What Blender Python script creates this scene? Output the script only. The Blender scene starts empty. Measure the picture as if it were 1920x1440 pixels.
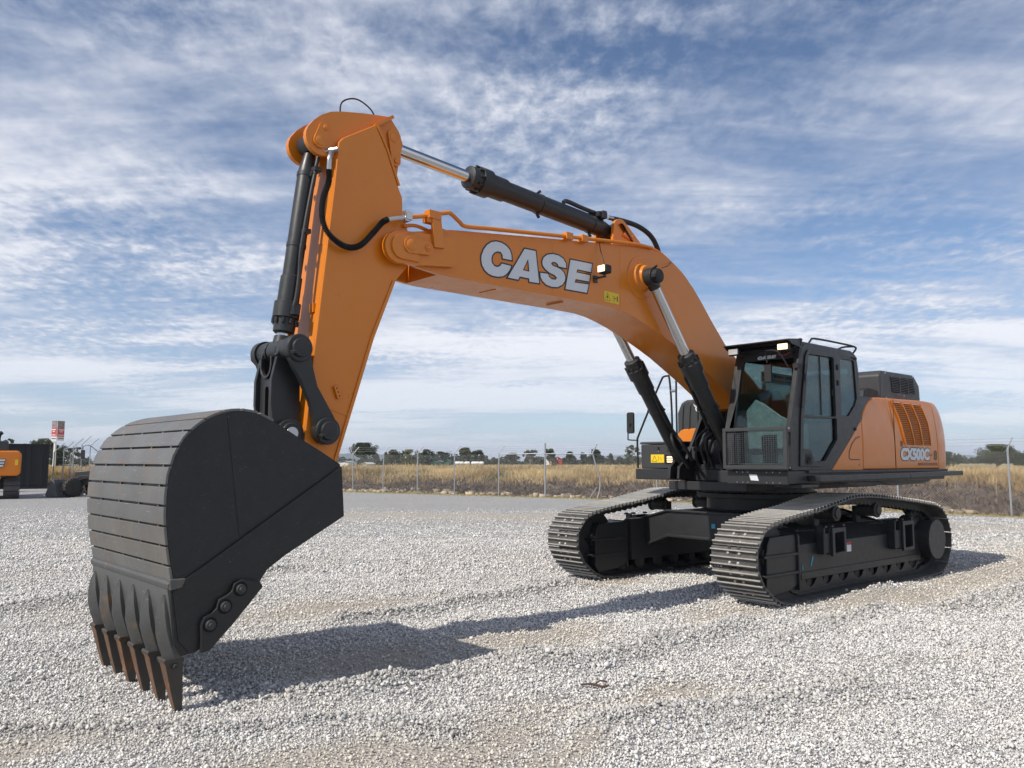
import bpy, bmesh, math, random
import numpy as np
from mathutils import Vector, Matrix
from mathutils.geometry import tessellate_polygon
R = math.radians
rnd = random.Random(7)
rng = np.random.default_rng(7)
sc = bpy.context.scene
COL = sc.collection

# ------------------------------------------------------------------ camera
cam_d = bpy.data.cameras.new('camera')
cam = bpy.data.objects.new('camera', cam_d)
COL.objects.link(cam)
cam_d.sensor_width = 36.0
cam_d.lens = 36.0 * 1509.6 / 1920.0
cam_d.clip_start = 0.1
cam_d.clip_end = 20000
pitch = math.atan((865.5 - 720) / 1509.6)
cam.location = (0, 0, 1.634)
cam.rotation_euler = (Matrix.Rotation(R(90) + pitch, 4, 'X') @ Matrix.Rotation(0.0018, 4, 'Z')).to_euler()
sc.camera = cam

# ------------------------------------------------------------------ light
SUN = Vector((-0.795, -0.607, 1.0)).normalized()        # towards the sun, 45 degrees up
sun_d = bpy.data.lights.new('sun', 'SUN')
sun_d.energy = 4.8
sun_d.angle = R(0.55)
sun_d.color = (1.0, 0.93, 0.83)
sun = bpy.data.objects.new('sun', sun_d)
COL.objects.link(sun)
sun.rotation_euler = SUN.to_track_quat('Z', 'Y').to_euler()

world = bpy.data.worlds.new('World')
sc.world = world
world.use_nodes = True
nt = world.node_tree
for n in list(nt.nodes):
    nt.nodes.remove(n)


class NT:
    """small helper to write node graphs"""
    def __init__(s, tree): s.t = tree
    def n(s, typ, ins=None, **kw):
        nd = s.t.nodes.new(typ)
        for k, v in kw.items():
            setattr(nd, k, v)
        for k, v in (ins or {}).items():
            sock = nd.inputs[k]
            if isinstance(v, bpy.types.NodeSocket):
                s.t.links.new(v, sock)
            else:
                sock.default_value = v
        return nd
    def math(s, op, a, b=0.0, c=0.0, clamp=False):
        return s.n('ShaderNodeMath', {0: a, 1: b, 2: c}, operation=op, use_clamp=clamp).outputs[0]
    def noise(s, vec, scale, detail=2.0, rough=0.5, dist=0.0):
        return s.n('ShaderNodeTexNoise', {'Vector': vec, 'Scale': scale, 'Detail': detail, 'Roughness': rough, 'Distortion': dist}).outputs[0]
    def smooth(s, v, a, b, lo=0.0, hi=1.0):
        return s.n('ShaderNodeMapRange', {0: v, 1: a, 2: b, 3: lo, 4: hi}, interpolation_type='SMOOTHSTEP').outputs[0]
    def mix(s, f, a, b):
        nd = s.n('ShaderNodeMix', data_type='RGBA')
        for i, v in ((0, f), (6, a), (7, b)):
            if isinstance(v, bpy.types.NodeSocket): s.t.links.new(v, nd.inputs[i])
            else: nd.inputs[i].default_value = v if i == 0 else (*v[:3], 1)
        return nd.outputs[2]


W = NT(nt)
sky = W.n('ShaderNodeTexSky', sky_type='NISHITA', sun_disc=False, sun_elevation=R(45),
          sun_rotation=math.atan2(-0.795, -0.607), altitude=1900, air_density=1.0, dust_density=0.25, ozone_density=3.0)
tc = W.n('ShaderNodeTexCoord').outputs['Generated']
sep = W.n('ShaderNodeSeparateXYZ', {0: tc})
zc = W.math('MAXIMUM', sep.outputs[2], 0.0)
den = W.math('ADD', zc, 0.10)
px = W.math('DIVIDE', sep.outputs[0], den)
py = W.math('DIVIDE', sep.outputs[1], den)
# cloud streets run from lower left to upper right: rotate and stretch the plane
cvec = W.n('ShaderNodeCombineXYZ', {0: px, 1: py, 2: 0.0}).outputs[0]
rot = W.n('ShaderNodeMapping', {0: cvec, 2: (0, 0, R(-28)), 3: (0.55, 1.0, 1.0)}).outputs[0]
big = W.noise(rot, 0.62, 5, 0.55, 0.5)
mid = W.noise(rot, 2.6, 5, 0.6, 0.5)
puff = W.noise(W.n('ShaderNodeMapping', {0: cvec, 2: (0, 0, R(20)), 3: (1.0, 0.7, 1.0)}).outputs[0], 19.0, 4, 0.6, 0.2)
wisp = W.noise(W.n('ShaderNodeMapping', {0: cvec, 2: (0, 0, R(-14)), 3: (0.16, 1.0, 1.0)}).outputs[0], 3.2, 6, 0.62, 0.6)
s1 = W.math('MULTIPLY_ADD', big, 2.25, W.math('MULTIPLY', mid, 0.70))
sel = W.smooth(W.noise(cvec, 0.9, 2, 0.5), 0.40, 0.62, 0.25, 1.0)
s1 = W.math('ADD', s1, W.math('MULTIPLY', W.math('SUBTRACT', puff, 0.5), W.math('MULTIPLY', sel, 0.85)))
s1 = W.math('ADD', s1, W.math('MULTIPLY', wisp, W.smooth(zc, 0.1, 0.5, 0.85, 0.40)))
cover = W.smooth(s1, 1.38, 1.98)
low = W.smooth(zc, 0.0, 0.16)
cover = W.math('MULTIPLY', cover, W.math('MULTIPLY_ADD', low, 0.40, 0.55))
thick = W.smooth(s1, 1.6, 2.15)
ccol = W.mix(thick, (4.9, 5.3, 6.3), (8.3, 8.3, 8.6))
hz = W.math('POWER', W.math('SUBTRACT', 1.0, zc), 9.0)
base = W.mix(W.math('MULTIPLY', hz, 0.55), sky.outputs[0], (4.4, 5.2, 6.2))
skyc = W.mix(W.math('MULTIPLY', cover, 0.9), base, ccol)
bg = W.n('ShaderNodeBackground', {0: skyc, 1: 0.122})
out = W.n('ShaderNodeOutputWorld', {0: bg.outputs[0]})

vs = sc.view_settings
vs.view_transform = 'Standard'; vs.look = 'None'; vs.gamma = 1.0; vs.exposure = 0.0
vs.use_curve_mapping = False
sc.cycles.max_bounces = 8
sc.cycles.transparent_max_bounces = 24

# ------------------------------------------------------------------ materials
MATS = {}


def mat(name, color, rough=0.5, metal=0.0, coat=0.0, var=0.0, vscale=3.0, bump=0.0, bscale=60.0, dust=0.0,
        dustcol=(0.42, 0.38, 0.31), rust=0.0, rustcol=(0.20, 0.085, 0.035), scratch=0.0, spec=0.5, coat_rough=0.08, rand=0.0, randcol=(.2, .17, .13), wave=0.0):
    if name in MATS: return MATS[name]
    m = bpy.data.materials.new(name)
    m.use_nodes = True
    T = NT(m.node_tree)
    b = m.node_tree.nodes['Principled BSDF']
    b.inputs['Roughness'].default_value = rough
    b.inputs['Metallic'].default_value = metal
    b.inputs['Coat Weight'].default_value = coat
    b.inputs['Coat Roughness'].default_value = coat_rough
    b.inputs['Specular IOR Level'].default_value = spec
    obj = T.n('ShaderNodeTexCoord').outputs['Object']
    c = None
    if var or dust or rust or scratch:
        n1 = T.noise(obj, vscale, 5, 0.6)
        c = T.mix(n1, tuple(x * (1 - var) for x in color), tuple(min(1, x * (1 + var)) for x in color))
        if rust:
            n2 = T.noise(obj, 5.0, 6, 0.7, 0.4)
            c = T.mix(T.smooth(n2, 0.62 - 0.25 * rust, 0.75 - 0.2 * rust), c, rustcol)
        if scratch:
            mp = T.n('ShaderNodeMapping', {0: obj, 3: (7, 1.2, 20)}).outputs[0]
            n3 = T.noise(mp, 5.0, 5, 0.75, 0.8)
            c = T.mix(T.math('MULTIPLY', T.smooth(n3, 0.62, 0.70), scratch), c, (0.42, 0.38, 0.32))
        if dust:
            geo = T.n('ShaderNodeNewGeometry').outputs['Normal']
            up = T.smooth(T.n('ShaderNodeSeparateXYZ', {0: geo}).outputs[2], -0.1, 1.0)
            n4 = T.noise(obj, 9.0, 5, 0.7)
            f = T.math('MULTIPLY', T.math('MULTIPLY_ADD', up, 0.75, 0.25), T.math('MULTIPLY', T.smooth(n4, 0.25, 0.75), dust))
            c = T.mix(f, c, dustcol)
        if rand:
            rv = T.n('ShaderNodeObjectInfo').outputs['Random']
            big_ = T.smooth(T.noise(obj, 1.7, 4, 0.6, 0.3), 0.42, 0.62)
            c = T.mix(T.math('MULTIPLY', big_, T.math('MULTIPLY', rv, rand)), c, randcol)
        m.node_tree.links.new(c, b.inputs['Base Color'])
        rn = T.smooth(T.noise(obj, vscale * 4, 4, 0.6), 0.2, 0.8, max(0.02, rough - 0.07), min(1, rough + 0.10))
        m.node_tree.links.new(rn, b.inputs['Roughness'])
    else:
        b.inputs['Base Color'].default_value = (*color, 1)
    if bump:
        bn = T.n('ShaderNodeBump', {'Strength': bump, 'Distance': 0.01, 'Height': T.noise(obj, bscale, 3, 0.5)})
        if wave:
            w_ = T.n('ShaderNodeBump', {'Strength': wave, 'Distance': 0.05, 'Height': T.noise(obj, 1.6, 2, 0.4)})
            m.node_tree.links.new(w_.outputs[0], bn.inputs['Normal'])
        m.node_tree.links.new(bn.outputs[0], b.inputs['Normal'])
    m.diffuse_color = (*color, 1)
    MATS[name] = m
    return m


def emit(name, color, strength):
    m = bpy.data.materials.new(name); m.use_nodes = True
    b = m.node_tree.nodes['Principled BSDF']
    b.inputs['Base Color'].default_value = (*color, 1)
    b.inputs['Emission Color'].default_value = (*color, 1)
    b.inputs['Emission Strength'].default_value = strength
    b.inputs['Roughness'].default_value = 0.2
    return m


def glass(name, tint, gl=0.12):
    m = bpy.data.materials.new(name); m.use_nodes = True
    t = m.node_tree
    T = NT(t)
    t.nodes.remove(t.nodes['Principled BSDF'])
    o = t.nodes['Material Output']
    tr = T.n('ShaderNodeBsdfTransparent', {0: (*tint, 1)})
    g = T.n('ShaderNodeBsdfGlossy', {'Color': (1, 1, 1, 1), 'Roughness': 0.02})
    fr = T.n('ShaderNodeFresnel', {'IOR': 1.5}).outputs[0]
    f = T.math('MULTIPLY', fr, gl, clamp=True)
    mx = T.n('ShaderNodeMixShader', {0: f, 1: tr.outputs[0], 2: g.outputs[0]})
    t.links.new(mx.outputs[0], o.inputs[0])
    return m


def attrmat(name, rough=0.9, attr='col', spec=0.3, transl=0.0):
    m = bpy.data.materials.new(name); m.use_nodes = True
    T = NT(m.node_tree)
    b = m.node_tree.nodes['Principled BSDF']
    a = T.n('ShaderNodeAttribute', attribute_name=attr)
    m.node_tree.links.new(a.outputs[0], b.inputs['Base Color'])
    b.inputs['Roughness'].default_value = rough
    b.inputs['Specular IOR Level'].default_value = spec
    if transl:
        o = m.node_tree.nodes['Material Output']
        tl = T.n('ShaderNodeBsdfTranslucent', {0: a.outputs[0]})
        mx = T.n('ShaderNodeMixShader', {0: transl, 1: b.outputs[0], 2: tl.outputs[0]})
        m.node_tree.links.new(mx.outputs[0], o.inputs[0])
    return m


ORANGE = mat('orange_paint', (0.66, 0.198, 0.010), 0.33, wave=0.25, spec=0.38, coat=0.25, var=0.06, vscale=1.5, dust=0.02, bump=0.04, bscale=26, coat_rough=0.12)
ORANGE2 = mat('orange_panel_paint', (0.64, 0.185, 0.009), 0.34, spec=0.35, coat=0.3, var=0.05, vscale=1.5, dust=0.02, coat_rough=0.05)
DARK = mat('charcoal_paint', (0.022, 0.0235, 0.025), 0.40, wave=0.12, spec=0.45, var=0.12, dust=0.035, bump=0.05, bscale=40)
DARK2 = mat('dark_grey_plastic', (0.036, 0.038, 0.040), 0.45, var=0.08, dust=0.04)
BLACK = mat('black_rubber', (0.012, 0.012, 0.013), 0.6, var=0.1)
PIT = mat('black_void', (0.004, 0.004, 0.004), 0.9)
BUCKET = mat('bucket_paint', (0.0145, 0.0155, 0.0165), 0.44, wave=0.3, spec=0.42, var=0.25, vscale=2.0, dust=0.06, scratch=0.28, bump=0.06, bscale=30)
WORN = mat('worn_steel_plate', (0.130, 0.132, 0.130), 0.46, 0.2, var=0.4, vscale=3, rust=0.37, rustcol=(0.17, 0.115, 0.08), rand=0.6, randcol=(.19, .155, .115), scratch=1.0, bump=0.08, bscale=40)
LIPM = mat('worn_lip_steel', (0.088, 0.089, 0.087), 0.5, 0.2, var=0.3, vscale=4, rust=0.25, rustcol=(0.17, 0.12, 0.08), scratch=0.5, bump=0.05, bscale=50)
TOOTH = mat('rusty_tooth_steel', (0.055, 0.050, 0.044), 0.55, 0.2, var=0.4, vscale=6, rust=0.35, rustcol=(0.12, 0.06, 0.03), bump=0.15, bscale=50)
RUSTY_LIT = mat('sunlit_rusted_tooth_face', (0.15, 0.08, 0.045), 0.65, 0.1, var=0.4, vscale=6, rust=0.4, rustcol=(0.30, 0.13, 0.05), scratch=0.5, bump=0.2, bscale=40)  # rust of the front faces, lightened to paint their sunlit side
SHOE = mat('track_shoe_steel', (0.115, 0.112, 0.108), 0.5, 0.35, var=0.45, vscale=9, dust=0.22, dustcol=(0.40, 0.385, 0.36), scratch=0.4, bump=0.2, bscale=45)
GROUSER = mat('worn_sunlit_grouser_steel', (0.46, 0.44, 0.40), 0.42, 0.4, var=0.4, vscale=14, scratch=0.5, bump=0.2, bscale=60)  # worn tips, kept pale to put sun and shadow contrast into the colour
LINK = mat('track_link_steel', (0.028, 0.028, 0.028), 0.6, var=0.2, dust=0.15)
CHROME = mat('chrome_rod', (0.62, 0.62, 0.62), 0.14, 1.0)
STEEL = mat('bright_steel', (0.5, 0.5, 0.5), 0.3, 0.9)
WHITE = mat('white_decal', (0.62, 0.65, 0.68), 0.35)
INK = mat('black_decal', (0.012, 0.012, 0.014), 0.4)
BROWNINK_SHADE = mat('brown_decal_and_louvre_shade', (0.09, 0.035, 0.012), 0.4)  # printed marks and seams; also the painted shade behind the louvre slats
YELLOW = mat('yellow_decal', (0.75, 0.52, 0.015), 0.45)
RED = mat('red_paint', (0.45, 0.03, 0.03), 0.5)
CYAN = mat('cyan_paint_mark', (0.05, 0.35, 0.5), 0.6)
GALV = mat('galvanised_steel', (0.36, 0.38, 0.40), 0.5, 0.5, var=0.15)
WIRE = mat('fence_wire', (0.40, 0.42, 0.44), 0.5, 0.4)
GLASS = glass('cab_glass', (0.64, 0.74, 0.74), 0.6)
GLASS2 = glass('cab_side_glass', (0.36, 0.46, 0.48), 0.55)
LAMPON = emit('lit_lamp', (1.0, 0.72, 0.42), 1.25)
LAMPW = emit('lit_lamp_white', (1.0, 0.93, 0.82), 1.6)
LAMPOFF = mat('lamp_lens', (0.55, 0.55, 0.55), 0.12, 0.3)
PLASTIC = mat('clear_plastic_sheet', (0.33, 0.36, 0.38), 0.25, var=0.5, vscale=9, bump=0.6, bscale=14)
SEAT = mat('seat_fabric', (0.03, 0.035, 0.045), 0.8)


# ------------------------------------------------------------------ mesh builder
class MB:
    def __init__(s): s.v = []; s.f = []; s.m = []; s.mi = 0; s.sm = []
    def mat(s, i): s.mi = i; return s
    def add(s, vs_, fs_, smooth=True):
        o = len(s.v)
        s.v += [tuple(map(float, p)) for p in vs_]
        for f in fs_:
            s.f.append(tuple(i + o for i in f)); s.m.append(s.mi); s.sm.append(smooth)
        return s
    def box(s, x0, x1, y0, y1, z0, z1):
        v = [(x, y, z) for x in (x0, x1) for y in (y0, y1) for z in (z0, z1)]
        return s.add(v, [(0, 1, 3, 2), (4, 6, 7, 5), (0, 4, 5, 1), (2, 3, 7, 6), (0, 2, 6, 4), (1, 5, 7, 3)])
    def prism(s, prof, a, b, ax='y'):
        """profile polygon extruded along an axis: ax y -> (x,z), ax x -> (y,z), ax z -> (x,y)"""
        n = len(prof)
        def P(p, t):
            return (p[0], t, p[1]) if ax == 'y' else (t, p[0], p[1]) if ax == 'x' else (p[0], p[1], t)
        v = [P(p, a) for p in prof] + [P(p, b) for p in prof]
        f = [tuple(range(n)), tuple(range(2 * n - 1, n - 1, -1))] + [(i, n + i, n + (i + 1) % n, (i + 1) % n) for i in range(n)]
        return s.add(v, f)
    def holed(s, outer, holes, a, b, fn=None):
        """plate with holes, profile in (x,z), from y=a to y=b; fn maps (x,y,z)"""
        loops = [outer] + holes
        flat = [p for l in loops for p in l]
        tri = tessellate_polygon([[Vector((p[0], p[1], 0)) for p in l] for l in loops])
        n = len(flat)
        v = [(p[0], a, p[1]) for p in flat] + [(p[0], b, p[1]) for p in flat]
        if fn: v = [fn(*q) for q in v]
        f = [tuple(t) for t in tri] + [tuple(n + i for i in reversed(t)) for t in tri]
        o = 0
        for l in loops:
            k = len(l)
            f += [(o + i, o + (i + 1) % k, n + o + (i + 1) % k, n + o + i) for i in range(k)]
            o += k
        return s.add(v, f)
    def lathe(s, p0, p1, prof, n=24):
        """prof: list of (t along p0->p1 in metres, radius)"""
        p0 = Vector(p0); d = (Vector(p1) - p0).normalized()
        q = d.to_track_quat('Z', 'Y'); X = q @ Vector((1, 0, 0)); Y = q @ Vector((0, 1, 0))
        v = []
        for t, r in prof:
            for k in range(n):
                a = 2 * math.pi * k / n
                v.append(p0 + d * t + X * (r * math.cos(a)) + Y * (r * math.sin(a)))
        f = []
        for j in range(len(prof) - 1):
            for k in range(n):
                f.append((j * n + k, j * n + (k + 1) % n, (j + 1) * n + (k + 1) % n, (j + 1) * n + k))
        f.append(tuple(range(n - 1, -1, -1))); f.append(tuple(range((len(prof) - 1) * n, len(prof) * n)))
        return s.add(v, f)
    def cyl(s, p0, p1, r, n=20):
        L = (Vector(p1) - Vector(p0)).length
        return s.lathe(p0, p1, [(0, r), (L, r)], n)
    def disc(s, c, r, t, n=28, ax='y'):
        """cylinder from c along +ax by t"""
        c = Vector(c); d = {'x': Vector((1, 0, 0)), 'y': Vector((0, 1, 0)), 'z': Vector((0, 0, 1))}[ax]
        b = min(0.008, r * 0.15) * (1 if t > 0 else 1)
        L = abs(t); d = d if t > 0 else -d
        return s.lathe(c, c + d, [(0, r), (max(L - b, L * 0.5), r), (L, r - b)], n)
    def tube(s, pts, r, n=10, sub=6, smooth_path=True):
        P = [Vector(p) for p in pts]
        if smooth_path and len(P) > 2:
            Q = [P[0] * 2 - P[1]] + P + [P[-1] * 2 - P[-2]]
            out_ = []
            for i in range(1, len(Q) - 2):
                for k in range(sub):
                    t = k / sub
                    a, b_, c_, d_ = Q[i - 1], Q[i], Q[i + 1], Q[i + 2]
                    out_.append(0.5 * ((2 * b_) + (c_ - a) * t + (2 * a - 5 * b_ + 4 * c_ - d_) * t * t + (3 * b_ - a - 3 * c_ + d_) * t ** 3))
            out_.append(P[-1]); P = out_
        v = []; f = []
        up = None
        for i, p in enumerate(P):
            d = (P[min(i + 1, len(P) - 1)] - P[max(i - 1, 0)]).normalized()
            if up is None:
                up = d.orthogonal().normalized()
            up = (up - d * up.dot(d)).normalized()
            y = d.cross(up)
            rr = r(i / (len(P) - 1)) if callable(r) else r
            for k in range(n):
                a = 2 * math.pi * k / n
                v.append(p + up * (rr * math.cos(a)) + y * (rr * math.sin(a)))
        for i in range(len(P) - 1):
            for k in range(n):
                f.append((i * n + k, i * n + (k + 1) % n, (i + 1) * n + (k + 1) % n, (i + 1) * n + k))
        f.append(tuple(range(n - 1, -1, -1))); f.append(tuple(range((len(P) - 1) * n, len(P) * n)))
        return s.add(v, f)
    def build(s, name, mats, parent=None, bevel=0.0, seg=2, angle=32, rotz=0.0, loc=None):
        me = bpy.data.meshes.new(name)
        me.from_pydata(s.v, [], s.f)
        if not isinstance(mats, (list, tuple)): mats = [mats]
        for m_ in mats: me.materials.append(m_)
        me.polygons.foreach_set('material_index', s.m)
        bm = bmesh.new(); bm.from_mesh(me)
        bmesh.ops.recalc_face_normals(bm, faces=bm.faces)
        bm.to_mesh(me); bm.free()
        me.polygons.foreach_set('use_smooth', [True] * len(me.polygons))
        me.set_sharp_from_angle(angle=R(angle))
        o = bpy.data.objects.new(name, me)
        COL.objects.link(o)
        if parent is not None: o.parent = parent
        if rotz: o.rotation_euler = (0, 0, rotz)
        if loc: o.location = loc
        if bevel:
            b = o.modifiers.new('bevel', 'BEVEL'); b.width = bevel; b.segments = seg
            b.limit_method = 'ANGLE'; b.angle_limit = R(35); b.harden_normals = True
        return o


def tag(o, label=None, cat=None, group=None, kind=None):
    if label: o['label'] = label
    if cat: o['category'] = cat
    if group: o['group'] = group
    if kind: o['kind'] = kind
    return o


def empty(name, loc=(0, 0, 0), rz=0.0, **kw):
    o = bpy.data.objects.new(name, None)
    o.empty_display_size = 0.3
    COL.objects.link(o)
    o.location = loc; o.rotation_euler = (0, 0, rz)
    return tag(o, **kw)


def circ(cx, cz, r, a0, a1, n=8):
    return [(cx + r * math.cos(R(a0 + (a1 - a0) * i / n)), cz + r * math.sin(R(a0 + (a1 - a0) * i / n))) for i in range(n + 1)]


def rrect(x0, x1, z0, z1, r, n=4):
    return (circ(x1 - r, z1 - r, r, 0, 90, n) + circ(x0 + r, z1 - r, r, 90, 180, n) +
            circ(x0 + r, z0 + r, r, 180, 270, n) + circ(x1 - r, z0 + r, r, 270, 360, n))


def text_mesh(name, body, size, mats, parent, origin, xdir, ydir, extrude=0.002, offset=0.0, shear=0.0, sx=1.0, space=1.0):
    c = bpy.data.curves.new(name, 'FONT')
    c.body = body; c.size = size; c.extrude = extrude; c.offset = offset; c.shear = shear; c.space_character = space
    c.resolution_u = 4
    o = bpy.data.objects.new(name, c)
    COL.objects.link(o)
    dg = bpy.context.evaluated_depsgraph_get()
    me = bpy.data.meshes.new_from_object(o.evaluated_get(dg))
    bpy.data.objects.remove(o)
    X = Vector(xdir).normalized(); Y = Vector(ydir).normalized(); Z = X.cross(Y)
    M = Matrix((X * sx, Y, Z)).transposed().to_4x4(); M.translation = Vector(origin)
    me.transform(M)
    me.materials.clear(); me.materials.append(mats)
    ob = bpy.data.objects.new(name, me)
    COL.objects.link(ob)
    if parent is not None: ob.parent = parent
    return ob


# ------------------------------------------------------------------ terrain
def make_fbm(seed, octs=4):
    r_ = np.random.default_rng(seed)
    grids = [r_.random((257, 257)) for _ in range(octs)]
    def f(x, y, scale, rough=0.5):
        x = np.asarray(x, float) * scale + 1000.3; y = np.asarray(y, float) * scale + 1000.7
        tot = np.zeros(np.broadcast(x, y).shape); amp = 1.0; s_ = 0.0
        for g in grids:
            xi = np.floor(x).astype(int); yi = np.floor(y).astype(int)
            fx = x - xi; fy = y - yi; fx = fx * fx * (3 - 2 * fx); fy = fy * fy * (3 - 2 * fy)
            a = g[xi % 256, yi % 256]; b = g[(xi + 1) % 256, yi % 256]; c = g[xi % 256, (yi + 1) % 256]; d = g[(xi + 1) % 256, (yi + 1) % 256]
            tot += amp * ((a * (1 - fx) + b * fx) * (1 - fy) + (c * (1 - fx) + d * fx) * fy - 0.5)
            s_ += amp; amp *= rough; x = x * 2.03 + 17.1; y = y * 2.03 + 5.3
        return tot / s_ * 2
    return f


N1 = make_fbm(1); N2 = make_fbm(2); N3 = make_fbm(3)


def yfence(x):
    x = np.asarray(x, float)
    y = np.where(x > -9, 38.6 - 0.62 * x - np.where(x > 0, 0.018 * x * x, 0.0), 44.2 - 0.42 * (x + 9))
    y = np.where(x < -28.8, 52.5, y)
    return np.where(x > 18, 38.6 - 0.62 * 18 - 0.018 * 324 - 1.27 * (x - 18), y)


def fdist(x, y):
    e = 0.5
    sl = (yfence(x + e) - yfence(x - e)) / (2 * e)
    return (y - yfence(x)) / np.sqrt(1 + sl * sl)


def seg(x, y, a, b):
    ax, ay = a; bx, by = b
    L2 = (bx - ax) ** 2 + (by - ay) ** 2
    t = np.clip(((x - ax) * (bx - ax) + (y - ay) * (by - ay)) / L2, 0, 1)
    return np.hypot(x - ax - t * (bx - ax), y - ay - t * (by - ay))


RIDGES = [((-1.7, 8.45), (0.9, 10.8), .20, .075), ((0.2, 6.55), (2.3, 8.3), .24, .07), ((-0.5, 9.9), (0.9, 11.2), .15, .04),
          ((-2.1, 5.75), (-0.9, 5.95), .22, .055), ((-0.9, 5.95), (0.1, 6.9), .20, .05), ((-3.2, 4.9), (-0.6, 5.15), .18, .03),
          ((0.7, 5.15), (2.6, 6.1), .24, .05), ((2.2, 7.2), (4.4, 9.3), .2, .035), ((4.15, 10.35), (4.75, 10.95), .34, .20),
          ((-5.5, 9.0), (-3.6, 12.5), .3, .04), ((3.2, 4.4), (5.0, 6.0), .25, .03), ((5.2, 9.4), (8.5, 12.6), .25, .05),
          ((2.75, 10.3), (3.1, 10.7), .3, .08)]
DUST = [(-2.1, 9.35, 1.0, .5), (0.0, 7.4, .7, .45), (0.45, 7.75, .6, .35), (1.15, 5.75, .7, .25), (-0.7, 4.65, 1.2, .35), (-2.9, 4.6, 1.0, .35),
        (4.7, 9.9, 1.5, .5), (7.9, 12.6, 3.2, 1.0), (2.4, 8.75, .7, .35), (0.3, 4.75, .6, .2), (-1.3, 6.9, .75, .45), (6.3, 11.4, 1.6, .6),
        (1.5, 11.1, .7, .35), (11.5, 15.5, 4.0, 1.3), (-2.0, 24.5, 7.0, 1.6), (8.0, 21.0, 6.0, 1.5)]


def yard(x, y):
    """relief of the gravel, and how dusty (0..1) and how coarse it is"""
    wx = x + 0.35 * N1(x, y, 0.9); wy = y + 0.35 * N2(x, y, 0.9)
    near = 1 / (1 + np.exp((np.hypot(x, y) - 30) / 3))
    h = (0.05 * N1(x, y, 0.45) + 0.022 * N2(x, y, 2.2)) * near
    coarse = np.zeros_like(h)
    for a, b, w, hh in RIDGES:
        d = seg(wx, wy, a, b)
        g = np.exp(-(d / w) ** 2)
        h = h + hh * g; coarse = np.maximum(coarse, g)
    sc_ = np.exp(-(((x + 1.15) / .75) ** 2 + ((y - 6.85) / .55) ** 2))
    h = h - 0.10 * sc_ + 0.006 * sc_ * np.sin(seg(x, y, (-1.7, 5.6), (-1.6, 5.7)) * 60)
    # keep the machine's footprint and the teeth on level ground
    dust = np.zeros_like(h)
    for cx, cy, rx, ry in DUST:
        c, s_ = math.cos(R(35 if rx < 5 else -8)), math.sin(R(35 if rx < 5 else -8))
        u = (wx - cx) * c + (wy - cy) * s_; v = -(wx - cx) * s_ + (wy - cy) * c
        dust = np.maximum(dust, np.exp(-((u / rx) ** 2 + (v / ry) ** 2) ** 1.0))
    dust = np.clip(dust * 1.15 + 0.35 * N3(x, y, 1.7), 0, 1) * (1 - 0.8 * coarse)
    dust = np.maximum(dust, np.clip(0.9 * (N3(x, y, 0.35) - 0.25), 0, .5))
    return h, dust, np.clip(coarse, 0, 1)


def height(x, y):
    x = np.asarray(x, float); y = np.asarray(y, float)
    s_ = fdist(x, y)
    h, _, _ = yard(x, y)
    # the machine stands level
    lx = (x - 3.543) * -0.766 + (y - 11.771) * -0.643; ly = (x - 3.543) * 0.643 + (y - 11.771) * -0.766
    for c in (1.372, -1.372):
        f = np.clip(1.3 - np.maximum(np.abs(lx) / 2.3, np.abs(ly - c) / 0.31), 0, 0.3) / 0.3
        h = h * (1 - f) + 0.012 * f
    # teeth dug in a little
    f = np.exp(-(seg(x, y, (-3.4, 6.55), (-2.2, 5.3)) / .35) ** 2)
    h = h * (1 - f) + 0.0 * f
    t = np.clip(s_ / 3.4, 0, 1); t = t * t * (3 - 2 * t)
    top = 0.66 + 0.10 * np.clip((s_ - 3) / 8, 0, 1) + 0.18 * np.clip((x - 5) / 8, 0, 1) * np.exp(-np.clip(s_ - 3, 0, 99) / 30) - 0.15 * np.clip((-x - 12) / 10, 0, 1)
    rough = np.clip(s_ / .5, 0, 1) * np.exp(-np.clip(s_ - 3.5, 0, 99) / 3)
    berm = t * top + rough * (0.16 * N2(x, y, 1.0) + 0.13 * N1(x, y, 3.2))
    far = np.clip((np.hypot(x, y) - 260) / 400, 0, 1)
    return np.where(s_ > 0, berm - far * 0.4, h * np.clip(-s_ / 1.0, 0, 1))


def spaced(lo, hi, d0, d1, step, grow, lim_lo, lim_hi):
    a = list(np.arange(d0, d1 + step / 2, step))
    s_ = step; p = a[-1]
    while p < lim_hi: s_ *= grow; p += s_; a.append(min(p, lim_hi))
    s_ = step; p = a[0]; pre = []
    while p > lim_lo: s_ *= grow; p -= s_; pre.append(max(p, lim_lo))
    return np.array(pre[::-1] + a)


xs = spaced(0, 0, -7, 12, 0.06, 1.045, -6000, 6000)
ys1 = np.concatenate([np.arange(2.6, 14, 0.06), np.arange(14, 24, 0.14), np.arange(24, 66, 0.22)])
p = 66.0; s_ = .22; more = []
while p < 8000: s_ *= 1.08; p += s_; more.append(p)
p = 2.6; s_ = .06; pre = []
while p > -3000: s_ *= 1.2; p -= s_; pre.append(p)
ys = np.concatenate([pre[::-1], ys1, more])
GX, GY = np.meshgrid(xs, ys, indexing='ij')
GZ = height(GX, GY)
_, GD, GC = yard(GX, GY)
GS = fdist(GX, GY)
nx, ny = GX.shape
me = bpy.data.meshes.new('ground')
V = np.stack([GX, GY, GZ], -1).reshape(-1, 3)
ii = np.arange(nx * ny).reshape(nx, ny)
Q = np.stack([ii[:-1, :-1], ii[1:, :-1], ii[1:, 1:], ii[:-1, 1:]], -1).reshape(-1, 4)


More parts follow.
